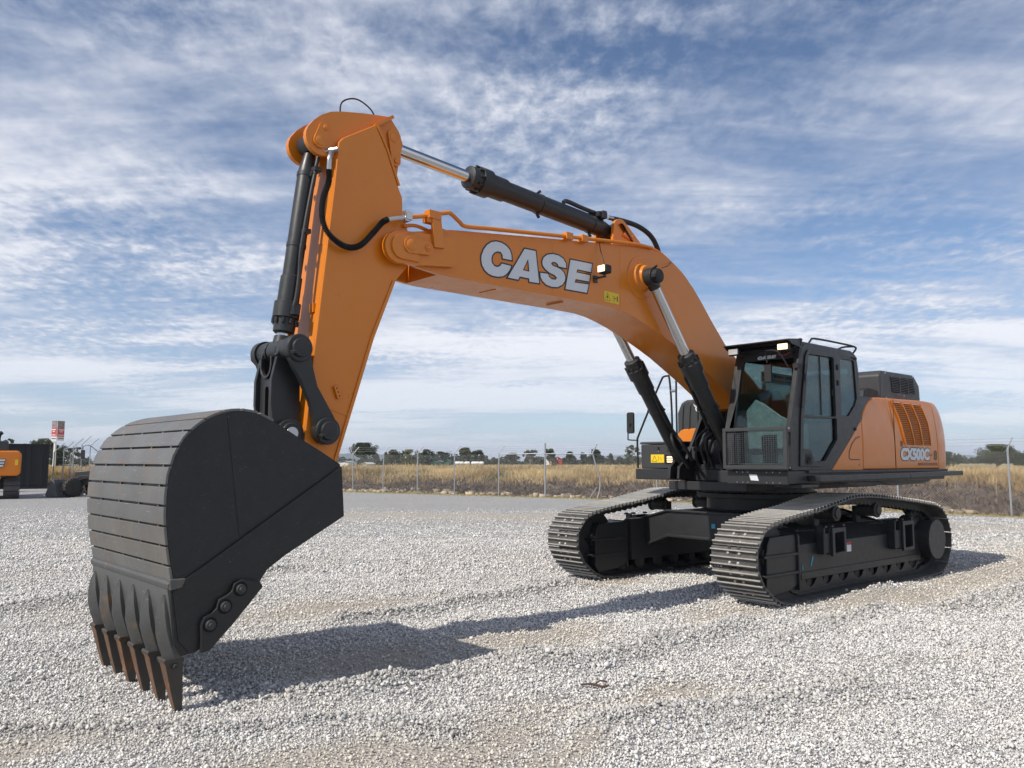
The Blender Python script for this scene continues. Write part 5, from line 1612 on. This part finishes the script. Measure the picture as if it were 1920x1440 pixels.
def tree(u0, u1, vt, Y, label, shape='round', col=(.045, .062, .026), vb=870, nleaf=1500, trunk=.33, gap=0.0, bark=None, group='trees beyond the field', name='tree'):
    base = at((u0 + u1) / 2, vb, Y); base.z = float(height(base.x, base.y)) - .05
    wd = (u1 - u0) / 1509.6 * Y * 1.12; nleaf = int(nleaf * 1.5); ht = at(0, vt, Y).z - base.z
    T_ = empty(name, base, label=label, cat='bush' if name == 'bush' else 'tree', group=group)
    r_ = np.random.default_rng(int(u0 * 7 + vt))
    m = MB(); tr = max(.08, wd * .035)
    top_z = ht * (trunk + .25)
    lean = r_.uniform(-.05, .05) * wd
    if name != 'bush':
        m.tube([(0, 0, -.1), (lean * .5, 0, ht * trunk * .6), (lean, 0, top_z)], lambda t: tr * (1.15 - .7 * t), 8, 3)
        for k in range(6):
            a = r_.uniform(0, 6.28); rr = wd * r_.uniform(.22, .38)
            m.tube([(lean * .6, 0, ht * trunk * r_.uniform(.55, 1)), (lean + rr * .5 * math.cos(a), rr * .5 * math.sin(a), ht * (trunk + .15)), (lean + rr * math.cos(a), rr * math.sin(a), ht * r_.uniform(trunk + .25, .85))], lambda t: tr * (.5 - .38 * t), 6, 3)
        m.build('trunk', bark or BARK, T_)
    # crown: leaf clumps scattered through its volume
    nc = int(26 + wd * 3)
    cs = []
    cz0 = ht * (trunk if name != 'bush' else .05)
    for _ in range(nc):
        a = r_.uniform(0, 6.28); q = r_.random() ** .5
        t = r_.random()
        if shape == 'round': rad = math.sqrt(max(0, 1 - (2 * t - 1) ** 2)) * .9 + .1
        elif shape == 'umbrella': t = t ** .6; rad = 1.0 if t > .35 else .55 + t
        elif shape == 'cone': rad = (1 - t) ** .8 * .95 + .12
        else: rad = .75 + .25 * math.sin(3 * t)
        if shape == 'umbrella': rad *= math.sqrt(max(.15, 1 - ((t - .45) / .62) ** 2))
        x = q * rad * wd * .47 * math.cos(a); y = q * rad * wd * .47 * math.sin(a)
        z = cz0 + (ht - cz0) * (.06 + .86 * t)
        cs.append((x + lean, y, z, wd * r_.uniform(.09, .17) * (1.1 - .3 * gap)))
    cs = np.array(cs)
    w_ = cs[:, 3] ** 2; idx = r_.choice(len(cs), nleaf, p=w_ / w_.sum())
    d = r_.normal(size=(nleaf, 3)); d /= np.linalg.norm(d, axis=1)[:, None]
    P = cs[idx, :3] + d * (cs[idx, 3] * r_.random(nleaf) ** .35)[:, None] * np.array([1, 1, .75])
    P[:, 2] = np.clip(P[:, 2], .05, ht)
    ls = max(.10, Y / 1509.6 * 1.35) * r_.uniform(.6, 1.25, nleaf)
    nrm = d + r_.normal(size=(nleaf, 3)) * .8; nrm /= np.linalg.norm(nrm, axis=1)[:, None]
    uu = np.cross(nrm, r_.normal(size=(nleaf, 3))); uu /= np.linalg.norm(uu, axis=1)[:, None]; vv = np.cross(nrm, uu)
    uu *= ls[:, None]; vv *= (ls * .6)[:, None]
    V_ = np.stack([P - uu, P - vv, P + uu, P + vv], 1).reshape(-1, 3)
    me = bpy.data.meshes.new('crown'); fast_mesh(me, V_, np.arange(nleaf * 4).reshape(-1, 4))
    ct = r_.uniform(.65, 1.5, len(cs))[idx] * r_.uniform(.75, 1.3, nleaf)
    c = np.array(col)[None] * ct[:, None]
    point_color(me, 'col', np.repeat(np.concatenate([c, np.ones((nleaf, 1))], 1), 4, 0))
    me.materials.append(LEAFM)
    o = bpy.data.objects.new('crown', me); COL.objects.link(o); o.parent = T_
    return T_


GN_, OL, GY, YG, PG = (.040, .056, .022), (.075, .080, .040), (.095, .090, .065), (.12, .125, .035), (.085, .095, .055)
tree(659, 706, 831, 150, 'large dark green tree with flat topped crown just right of the excavator arm', 'umbrella', GN_, nleaf=4200, trunk=.36)
tree(722, 753, 844, 165, 'round dull green tree second to the right of the arm', 'round', OL, nleaf=1900, trunk=.15)
tree(749, 763, 844, 190, 'thin pointed conifer squeezed between two rounder trees', 'cone', GN_, nleaf=500, trunk=.1)
tree(752, 786, 842, 135, 'yellow green leafy tree left of a fence post, brightest of the row', 'column', YG, nleaf=2200, trunk=.08)
tree(787, 816, 842, 165, 'dark round tree directly right of a fence post', 'round', GN_, nleaf=2000, trunk=.12)
tree(813, 842, 847, 180, 'lower spreading dark tree above the green sheds', 'round', (.05, .06, .035), nleaf=1700, trunk=.12)
tree(842, 859, 856, 200, 'small dark round tree left of the white tanks', 'round', GN_, nleaf=700, trunk=.1)
tree(862, 889, 840, 170, 'tall domed tree standing behind the white tanks', 'umbrella', OL, nleaf=1900, trunk=.3, bark=BARKP)
tree(885, 909, 844, 175, 'flatter dark tree at the right end of the white tanks', 'umbrella', (.05, .058, .03), nleaf=1500, trunk=.25)
tree(920, 936, 860, 210, 'tiny bush like tree beside the first bent arm post', 'round', OL, nleaf=500, trunk=.1)
tree(947, 974, 850, 180, 'brownish round tree left of the tall straight post', 'umbrella', (.075, .068, .045), nleaf=1500, trunk=.28)
tree(978, 1010, 844, 170, 'sparse grey half bare tree with pale branches', 'column', GY, nleaf=900, trunk=.3, gap=1, bark=BARKP)
tree(1008, 1020, 856, 190, 'small shrub like tree touching the tall straight post', 'round', OL, nleaf=400, trunk=.1)
tree(1021, 1041, 841, 170, 'leaning dark tree right behind the tall straight post', 'round', GN_, nleaf=1300, trunk=.3)
tree(1030, 1048, 858, 160, 'low olive bush in front of the red shed', 'round', OL, nleaf=500, trunk=.1, name='bush')
tree(1055, 1081, 847, 180, 'broad layered pine left of the bent fence post', 'cone', GN_, nleaf=1500, trunk=.18)
tree(1083, 1101, 848, 190, 'narrow dark pine second from the bent fence post', 'cone', (.045, .058, .035), nleaf=1100, trunk=.15)
tree(1100, 1132, 839, 165, 'tallest dark pine with ragged crown at the bent fence post', 'cone', GN_, nleaf=2100, trunk=.12)
tree(1133, 1153, 850, 190, 'small pointed conifer right of the bent fence post', 'cone', PG, nleaf=1000, trunk=.1)
tree(1151, 1170, 856, 200, 'low grey green conifer before the excavator mirror', 'cone', (.05, .065, .045), nleaf=800, trunk=.1)
tree(1172, 1204, 833, 120, 'loose pale leaved tree behind the excavator mirror', 'column', PG, nleaf=1200, trunk=.25, gap=1, bark=BARKP)
tree(1164, 1200, 856, 130, 'dense low bush under the pale tree by the mirror', 'round', (.05, .056, .03), nleaf=1100, name='bush')
tree(1834, 1896, 832, 140, 'broad mottled tree behind the last fence post at right', 'umbrella', OL, nleaf=4200, trunk=.12)
tree(1892, 1915, 846, 160, 'round green bush like tree near the right edge', 'round', (.07, .09, .03), nleaf=1500, trunk=.1)
tree(1908, 1950, 841, 150, 'dark green tree cut by the right edge', 'round', GN_, nleaf=2200, trunk=.1)
tree(1758, 1800, 846, 150, 'green tree peeking out from behind the counterweight', 'round', (.06, .075, .03), nleaf=2400, trunk=.08)
tree(66, 100, 824, 130, 'rounded grey green tree above the black container', 'umbrella', PG, nleaf=2300, trunk=.4, bark=BARKP)
tree(90, 130, 836, 150, 'dark bushy tree behind the billboard pole', 'round', GN_, nleaf=3200, trunk=.08)
tree(127, 156, 840, 140, 'sparse feathery eucalyptus left of the bucket', 'column', (.10, .105, .075), nleaf=1300, trunk=.3, gap=1, bark=BARKP)
tree(8, 26, 822, 140, 'thin dark tree above the second excavator hood', 'column', OL, nleaf=1400, trunk=.2)
tree(40, 54, 834, 170, 'small crown just showing over the container roof', 'umbrella', OL, nleaf=600, trunk=.6)
tree(148, 172, 858, 145, 'low dark tree at the edge of the bucket', 'round', GN_, nleaf=1200, trunk=.1)
for u0, u1, vt, Y, n_ in ((640, 668, 858, 200, 700), (700, 730, 860, 230, 700), (905, 950, 863, 260, 900), (1036, 1062, 861, 250, 700), (1128, 1180, 862, 260, 1100), (735, 800, 861, 220, 1200)):
    pass

# far woodland that reads as one dark band
def wood(label, bands):
    P = []; C_ = []
    for u0, u1, vt, vb, Y, n_ in bands:
        u = rng.uniform(u0, u1, n_); Yv = Y + rng.uniform(-12, 12, n_)
        env = vt + (vb - vt) * (.35 - .55 * N1(u * .11, u * 0 + Y, 1.0) - .3 * N2(u * .35, u * 0 + Y, 1.0)).clip(0, .85)
        v_ = env + (vb - env) * rng.random(n_) ** .8
        P.append(np.stack([(u - 960) / 1509.6 * Yv, Yv, 1.634 + (865.5 - v_) / 1509.6 * Yv], 1))
        C_.append(np.array([.05, .06, .032])[None] * rng.uniform(.6, 1.5, (n_, 1)) * (1 + .5 * N3(u * .2, u * 0, 1.0))[:, None])
    P = np.concatenate(P); C_ = np.concatenate(C_); n = len(P)
    nr = rng.normal(size=(n, 3)); uu = np.cross(nr, rng.normal(size=(n, 3))); uu /= np.linalg.norm(uu, axis=1)[:, None]
    vv = np.cross(nr, uu); vv /= np.linalg.norm(vv, axis=1)[:, None]
    ls = (P[:, 1] / 1509.6 * 1.5 * rng.uniform(.6, 1.3, n))[:, None]
    V_ = np.stack([P - uu * ls, P - vv * ls, P + uu * ls, P + vv * ls], 1).reshape(-1, 3)
    me = bpy.data.meshes.new('woodland'); fast_mesh(me, V_, np.arange(n * 4).reshape(-1, 4))
    point_color(me, 'col', np.repeat(np.concatenate([np.clip(C_, 0, 1), np.ones((n, 1))], 1), 4, 0)); me.materials.append(LEAFM)
    o = bpy.data.objects.new('woodland', me); COL.objects.link(o)
    tag(o, label, 'woodland', kind='stuff')


wood('far low band of scrub and woodland along the horizon', [(-200, 240, 853, 880, 230, 9000), (560, 1000, 855, 873, 250, 10000), (700, 915, 847, 873, 230, 9000), (1000, 1240, 854, 871, 250, 7500),
     (1700, 2150, 847, 867, 220, 11000), (240, 560, 856, 876, 300, 3000), (1240, 1700, 856, 870, 300, 3000)])

# ================================================================== hills
def hill(pts, Y, depth, name='hill'):
    """ridge drawn through (u, v) at distance Y, a real mound with a front and a back slope"""
    us = np.linspace(pts[0][0], pts[-1][0], 60)
    vt = np.interp(us, [p[0] for p in pts], [p[1] for p in pts]) + 1.2 * N1(us * .02, us * 0 + Y, 1.0)
    rows = []
    for t in np.linspace(-1, 1, 13):
        prof = math.cos(t * math.pi / 2) ** .8
        yy = Y + depth * t
        x = (us - 960) / 1509.6 * Y
        zt = 1.634 + (865.5 - vt) / 1509.6 * Y
        rows.append(np.stack([x, np.full_like(x, yy), -2 + (zt + 2) * prof * (1 + .12 * N2(us * .03, us * 0 + t * 3, 1.0) * (abs(t) > .05))], 1))
    V_ = np.concatenate(rows); n = len(us)
    ii = np.arange(13 * n).reshape(13, n)
    me = bpy.data.meshes.new(name); fast_mesh(me, V_, np.stack([ii[:-1, :-1], ii[:-1, 1:], ii[1:, 1:], ii[1:, :-1]], -1).reshape(-1, 4))
    me.polygons.foreach_set('use_smooth', [True] * len(me.polygons))
    me.materials.append(mat('hill_scrub', (.075, .085, .055), .95, var=.35, vscale=.01))
    o = bpy.data.objects.new(name, me); COL.objects.link(o); tag(o, kind='structure')


hill([(-500, 868), (-100, 862), (120, 866), (420, 862), (600, 856), (660, 850), (720, 853), (760, 860), (860, 868), (960, 872)], 4200, 500)
hill([(900, 871), (1000, 867), (1080, 864), (1140, 854), (1170, 853), (1230, 859), (1400, 866), (1700, 864), (1770, 854), (1800, 852), (1840, 858), (1900, 866), (2100, 862), (2500, 868)], 5200, 600)

# ================================================================== far buildings, tanks, pylon
WHT = mat('white_paint', (.78, .78, .76), .5)
GREENP = mat('green_paint', (.02, .13, .09), .6)
GREYR = mat('grey_roofing', (.30, .31, .32), .6)


def shed(u0, u1, v0, v1, Y, wallm, roofm, label, name='shed', cat='shed', depth=8):
    a = at(u0, v1, Y); b_ = at(u1, v0, Y); w = b_.x - a.x; g = float(height(a.x + w / 2, Y)); h = b_.z - g
    S_ = empty(name, (a.x + w / 2, Y, g), label=label, cat=cat)
    m = MB(); m.box(-w / 2, w / 2, 0, depth, -.1, h * .72)
    for k in range(3): m.box(-w / 2 + w * (.12 + .3 * k), -w / 2 + w * (.26 + .3 * k), -.03, 0, h * .3, h * .55)
    m.build('wall', wallm, S_)
    m = MB(); m.prism([(-w / 2 - .2, h * .70), (0, h), (w / 2 + .2, h * .70), (w / 2 + .2, h * .75), (0, h * 1.06), (-w / 2 - .2, h * .75)], -.2, depth + .2); m.build('roof', roofm, S_)
    return S_


shed(636, 655, 865, 873, 190, WHT, GREYR, 'low white building beside the excavator arm', depth=10)
shed(681, 689, 868, 874, 140, WHT, WHT, 'small white hut under the big flat topped tree')
shed(1025, 1034, 852, 868, 210, WHT, GREYR, 'white shed right of the tall straight fence post')
shed(1039, 1053, 857, 868, 205, RED, RED, 'red shed among the far trees')
shed(811, 818, 865, 872, 160, GREENP, GREENP, 'small green shed below the dark round tree')
shed(834, 842, 862, 872, 175, GREENP, GREENP, 'teal tin shed below the spreading tree')
shed(820, 829, 864, 871, 175, GREENP, GREYR, 'grey roofed green shed between two other green sheds')
shed(110, 122, 873, 880, 150, WHT, GREYR, 'low pale building at the foot of the billboard pole')
for k, (u0, u1, lb) in enumerate(((853, 871, 'leftmost of the low white tanks'), (871, 882, 'short middle tank of the low white tanks'), (884, 900, 'long tank right of the pale trunk'), (899, 908, 'rightmost of the low white tanks'))):
    a = at(u0 + .3, 868.5, 150); b_ = at(u1 - .3, 868.5, 150); r_ = .30
    t_ = empty('storage_tank', ((a.x + b_.x) / 2, 150, float(height(a.x, 150))), label=lb, cat='tank', group='white tanks beyond the field'); w = b_.x - a.x; z = a.z - t_.location.z
    m = MB(); m.lathe((-w / 2, 0, z), (w / 2, 0, z), [(0, r_ * .55), (.08, r_ * .85), (.2, r_), (w - .2, r_), (w - .08, r_ * .85), (w, r_ * .55)], 16); m.build('tank_body', WHT, t_)
    m = MB(); m.box(-w * .35, -w * .25, -.25, .25, -.1, z); m.box(w * .25, w * .35, -.25, .25, -.1, z); m.build('cradle', GREYR, t_)
# pylon
p = at(844.5, 868, 700); g = 0
PY = empty('power_pylon', (p.x, p.y, 0), label='thin steel lattice power pylon on the horizon', cat='pylon')
H = at(0, 846, 700).z; m = MB()
for sx in (-1, 1):
    for sy in (-1, 1): m.cyl((sx * 1.6, sy * 1.6, 0), (sx * .35, sy * .35, H), .09, 4)
for k in range(8):
    z0, z1 = H * k / 8, H * (k + 1) / 8; w0, w1 = 1.6 - 1.25 * k / 8, 1.6 - 1.25 * (k + 1) / 8
    m.cyl((-w0, -w0, z0), (w1, -w1, z1), .06, 4); m.cyl((w0, -w0, z0), (-w1, -w1, z1), .06, 4)
m.build('lattice', GALV, PY)
m = MB()
for z in (H * .93, H * .78): m.box(-3.2, 3.2, -.12, .12, z, z + .25)
m.build('cross_arm', GALV, PY)

# billboard
p = at(106, 878, 120)
BB = empty('billboard', (p.x, p.y, .9), label='tall two sided billboard on a white pole, red lower half', cat='billboard')
z0 = at(0, 828, 120).z - .9; z1 = at(0, 791, 120).z - .9
m = MB(); m.lathe((0, 0, -.5), (0, 0, 50), [(0, .21), (z0 + .3, .17)], 20); m.build('pole', WHT, BB)
pic = mat('faded_poster', (.28, .22, .22), .6, var=.9, vscale=3.5)
redp = mat('red_poster', (.55, .07, .08), .5)
def panel(a, b_, nm):
    d = (b_ - a); n_ = Vector((d.y, -d.x, 0)).normalized() * .06
    def quad(za, zb, mt, name, k=0, s0=0, s1=1):
        m = MB(); A = a + d * s0; B = a + d * s1
        q = [A + n_ * k, B + n_ * k, B + n_ * (k + 1), A + n_ * (k + 1)]
        m.add([(v.x, v.y, za) for v in q] + [(v.x, v.y, zb) for v in q], [(0, 1, 2, 3), (7, 6, 5, 4), (0, 4, 5, 1), (1, 5, 6, 2), (2, 6, 7, 3), (3, 7, 4, 0)], False)
        return m.build(name, mt, BB)
    H_ = z1 - z0
    quad(z0 + H_ * .62, z1, pic, 'poster_picture'); quad(z0 + H_ * .2, z0 + H_ * .62, redp, 'poster_red_field'); quad(z0, z0 + H_ * .2, WHT, 'poster_white_strip')
    for f0, f1, a0, a1 in ((.52, .57, .12, .88), (.43, .47, .3, .7), (.26, .30, .08, .9)):
        quad(z0 + H_ * f0, z0 + H_ * f1, WHT, 'poster_lettering', 1.05, a0, a1)
    quad(z0 + H_ * .09, z0 + H_ * .13, mat('poster_ink', (.2, .1, .12), .6), 'poster_lettering', 1.05, .1, .9)
W_ = (at(109.5, 0, 120).x - at(98.5, 0, 120).x) * .82
panel(Vector((-W_ * .62, -.28, 0)), Vector((W_ * .52, -.42, 0)), 'l')
panel(Vector((W_ * .58, -.38, 0)), Vector((W_ * 1.0, .9, 0)), 'r')

# lamp or flag pole beside it
m = MB(); p = at(114, 878, 220); m.lathe((p.x, p.y, .5), (p.x, p.y, 60), [(0, .12), (at(0, 840, 220).z, .08)], 8)
o = m.build('utility_pole', GALV); tag(o, 'slim grey utility pole right of the billboard pole', 'pole')

# ================================================================== black container
CT = empty('shipping_container', (-28.36, 47.1, 0), R(31), label='black shipping container with closed doors behind the second excavator', cat='container')
BLK = mat('container_black', (.006, .007, .009), .5, var=.2)
m = MB(); w, hgt, L = 1.22, 2.62, 6.06
m.box(-w + .05, w - .05, .06, L - .05, .16, hgt - .06)
for k in range(22):
    y = .2 + k * .265
    for s in (1, -1): m.prism([(s * (w - .052), y), (s * (w - .012), y + .05), (s * (w - .012), y + .13), (s * (w - .052), y + .18)], .2, hgt - .1, 'z')
m.build('container_body', BLK, CT, bevel=.01)
m = MB()
fo_ = [(-w, 0), (w, 0), (w, hgt), (-w, hgt)]; fi_ = [(-w + .09, .15), (w - .09, .15), (w - .09, hgt - .12), (-w + .09, hgt - .12)]
m.holed(fo_, [fi_], 0, .13)
m.build('corner_frame', BLK, CT, bevel=.01)
m = MB(); m.holed(fo_, [fi_], L - .13, L); m.build('corner_frame', BLK, CT, bevel=.01)
for s in (-1, 1):
    m = MB(); x0, x1 = sorted((s * .012, s * (w - .10)))
    m.box(x0, x1, .02, .06, .18, hgt - .14)
    for xx in (x0 + .25, x1 - .25):
        m.cyl((xx, 0, .12), (xx, 0, hgt - .08), .02, 8)
        m.box(xx - .05, xx + .05, -.02, .02, 1.0, 1.04)
    m.build('container_door', BLK, CT, bevel=.006)

# ================================================================== second excavator, seen from behind
E2 = empty('excavator', (-23.62, 36.0, 0), R(32), label='second orange excavator at the left edge, seen from behind beside the container', cat='excavator')
def P2(mb, n_, mt, par=None, **k): return mb.build(n_, mt, par or E2, **k)
m = MB()
cw = rrect(-1.50, 1.50, .98, 2.06, .20, 5)
m.prism(cw, -2.4, -1.75)
P2(m, 'counterweight', ORANGE2, bevel=.07, seg=3)
for ch_, lp in LET.items():
    fn = lambda p: (-.60 + (5.49 - p[0]) * .92, 1.35 + (p[1] - 3.50) * .95)
    lp2 = [fn(p) for p in lp]; holes = [[fn(p) for p in TRI]] if ch_ == 'A' else []
    m = MB(); m.holed(lp2, holes, -2.408, -2.401); m.mat(1); ribbon(m, lp2, .010, -2.41, -2.401)
    P2(m, 'letter_' + ch_.lower(), [WHITE, INK])
m = MB(); m.box(1.27, 1.38, -2.406, -2.401, 1.44, 1.68); P2(m, 'warning_label', YELLOW)
m = MB(); m.box(-1.45, 1.45, -1.72, 1.9, 1.0, 1.14); m.box(-1.3, 1.3, -1.72, 0.2, 1.14, 2.02); P2(m, 'engine_house', ORANGE2, bevel=.05)
m = MB(); m.box(-.9, 1.0, -2.2, -.6, 2.05, 2.48); P2(m, 'engine_hood', DARK2, bevel=.05)
m = MB(); m.tube([(.62, -1.9, 2.4), (.62, -1.9, 2.62), (.65, -1.95, 2.76), (.73, -2.0, 2.84)], .085, 12, 4); P2(m, 'exhaust_pipe', BLACK)
m = MB(); m.box(-1.5, -.5, .1, 1.8, 1.14, 2.95); P2(m, 'cab', DARK, bevel=.06)
m = MB(); m.prism([(1.2, 1.2), (2.6, 3.0), (4.6, 4.3), (6.8, 4.2), (6.8, 3.8), (4.8, 3.7), (3.1, 2.4), (1.9, 1.1)], -.3, .3, 'x'); P2(m, 'boom', ORANGE, bevel=.02)
m = MB(); m.prism([(6.5, 4.3), (7.0, 4.3), (7.6, 1.4), (7.3, 1.2), (6.6, 3.6)], -.2, .2, 'x'); P2(m, 'arm', ORANGE, bevel=.02)
m = MB(); m.prism([(6.8, 1.4), (7.7, 1.5), (8.1, .9), (7.8, .25), (7.0, .1), (6.7, .5)], -.6, .6, 'x'); P2(m, 'bucket', DARK, bevel=.03)
m = MB(); m.lathe((0, 0, .85), (0, 0, 2), [(0, .6), (.15, .6)], 32); m.box(-.9, .9, -.8, .8, .45, .86); P2(m, 'car_body', DARK, bevel=.02)
m = MB(); m.box(.35, .78, -2.43, -2.30, .86, .95); P2(m, 'reflector', mat('orange_reflector', (.8, .35, .08), .3), bevel=.01)
for s in (1, -1):
    tr = empty('track'); tr.parent = E2; tr.location = (s * 1.20, 0, 0)
    m = MB(); prof = circ(-1.75, .46, .40, 90, 270, 12) + circ(1.75, .46, .40, -90, 90, 12); m.prism(prof, -.24, .24, 'x'); P2(m, 'track_frame', LINK, tr)
    nsh = 44
    per = []
    for k in range(nsh):
        L2 = 2 * 3.5 + 2 * math.pi * .43; d = L2 * k / nsh
        if d < 3.5: q, a = (-1.75 + d, .03), 270
        elif d < 3.5 + math.pi * .43: th = (d - 3.5) / .43; q, a = (1.75 + .43 * math.sin(th), .46 - .43 * math.cos(th)), 270 + math.degrees(th)
        elif d < 7 + math.pi * .43: q, a = (1.75 - (d - 3.5 - math.pi * .43), .89), 90
        else: th = (d - 7 - math.pi * .43) / .43; q, a = (-1.75 - .43 * math.sin(th), .46 + .43 * math.cos(th)), 90 + math.degrees(th)
        per.append((q, R(a)))
    m0 = None
    for q, a in per:
        if s == 1 and m0 is None:
            mm = MB(); mm.box(-.095, .095, -.30, .30, -.02, 0); 
            for g_ in (-.08, 0, .07): mm.box(g_ - .008, g_ + .008, -.30, .30, 0, .028)
            m0 = mm.build('track_shoe', mat('dark_shoe', (.10, .10, .095), .6, .2, var=.3), tr); SH2 = m0; o = m0
        else:
            o = SH2.copy(); COL.objects.link(o); o.parent = tr; m0 = o
        nr = Vector((0, math.cos(a), math.sin(a))); tg = Vector((0, -nr.z, nr.y)); M = Matrix((tg, nr.cross(tg), nr)).transposed().to_4x4(); M.translation = (0, q[0], q[1]); o.matrix_local = M
        if len([1 for c_ in tr.children if c_.name.startswith('track_shoe')]) >= 44: break

# ================================================================== backhoe loader, mostly hidden by the big bucket
BL = empty('backhoe_loader', (-18.55, 37.5, 0), R(0), label='dark wheeled loader half hidden behind the excavator bucket', cat='loader')
TYRE = mat('tyre_rubber', (.022, .021, .02), .8, var=.2, dust=.18)
def wheel(X_, Y_, r_, w, steer=0):
    x = y = 0
    m = MB(); m.lathe((x, y - w / 2, r_), (x, y + w, r_), [(0, r_ * .62), (.02, r_ * .85), (.05, r_ * .94), (w * .5, r_ * .96), (w - .05, r_ * .94), (w - .02, r_ * .85), (w, r_ * .62)], 40)
    nl = 18
    for k in range(nl):
        for sd in (-1, 1):
            a = 2 * math.pi * (k + (.5 if sd > 0 else 0)) / nl
            p0 = Vector((x + r_ * .96 * math.cos(a), y, r_ + r_ * .96 * math.sin(a))); a2 = a + .28
            p1 = Vector((x + r_ * .95 * math.cos(a2), y + sd * w * .5, r_ + r_ * .95 * math.sin(a2)))
            m.cyl(p0, p1, .032, 6)
    t = m.build('wheel', TYRE, BL, rotz=steer, loc=(X_, Y_, 0))
    m = MB(); m.lathe((x, y - w * .45, r_), (x, y + w, r_), [(0, r_ * .60), (.03, r_ * .55), (.06, r_ * .2), (w * .9, r_ * .2), (w * .9, r_ * .6)], 24); m.build('rim', mat('rim_paint', (.5, .42, .3), .5), t)
for y in (-.85, .85):
    wheel(-1.30, y, .43, .34, R(58))
for y in (-.80, .80):
    wheel(1.2, y, .70, .45)
m = MB(); m.prism([(-2.30, .02), (-2.36, .10), (-2.12, .78), (-1.98, .80), (-1.92, .55), (-1.85, .12), (-1.80, .02)], -1.15, 1.15); m.build('front_bucket', mat('loader_grey', (.10, .105, .105), .5, var=.2, dust=.2), BL, bevel=.02)
m = MB(); m.prism([(-2.0, .45), (-1.0, .8), (.2, .95), (.2, 1.08), (-1.1, .95), (-2.0, .6)], -.65, -.53); m.prism([(-2.0, .45), (-1.0, .8), (.2, .95), (.2, 1.08), (-1.1, .95), (-2.0, .6)], .53, .65); m.build('loader_arm', DARK, BL, bevel=.01)
m = MB(); m.prism([(-1.5, .55), (-1.45, 1.15), (.1, 1.30), (.1, .55)], -.45, .45); m.box(-.2, 2.0, -.5, .5, .5, .8); m.build('engine_cover', DARK2, BL, bevel=.05)
m = MB()
for x, y in ((.1, -.7), (.1, .7), (1.5, -.7), (1.5, .7)): m.box(x - .04, x + .04, y - .04, y + .04, .8, 2.3)
m.box(-.02, 1.65, -.78, .78, 2.3, 2.42); m.box(.1, 1.5, -.7, .7, .8, 1.3); m.build('cab', DARK, BL, bevel=.02)
m = MB(); m.tube([(.05, -.75, 1.75), (-.5, -.95, 2.30), (-.77, -.98, 2.30), (-.84, -.98, 2.25), (-.84, -.98, 2.1)], .015, 6, 3); m.prism(rrect(-.92, -.74, 1.72, 2.12, .04), -1.0, -.97); m.build('mirror', BLACK, BL)
# ------------------------------------------------------------------ air
hm = bpy.data.materials.new('air'); hm.use_nodes = True
t_ = hm.node_tree
for n_ in list(t_.nodes): t_.nodes.remove(n_)
T = NT(t_)
pv = T.n('ShaderNodeVolumePrincipled', {'Color': (0.72, 0.82, 1.0, 1), 'Density': 0.00016, 'Anisotropy': 0.0})
oo = T.n('ShaderNodeOutputMaterial'); t_.links.new(pv.outputs[0], oo.inputs['Volume'])
m = MB(); m.box(-6500, 6500, -3500, 8500, -4, 130); hz_ = m.build('haze', hm); tag(hz_, kind='stuff')
m = MB(); p = Vector((.50, 6.0, float(height(.5, 6.0)) + .02))
m.tube([p, p + Vector((.08, -.02, .01)), p + Vector((.15, -.05, .0)), p + Vector((.20, -.05, .01))], lambda t: .009 * (1 - .5 * abs(t - .5)), 7)
m.tube([p + Vector((.10, -.03, .01)), p + Vector((.14, -.01, .03)), p + Vector((.19, .0, .02))], .006, 5)
o = m.build('stick', mat('dry_wood', (.09, .05, .035), .9, var=.4)); tag(o, 'short dark brown stick lying on the gravel in front', 'stick')
# REST
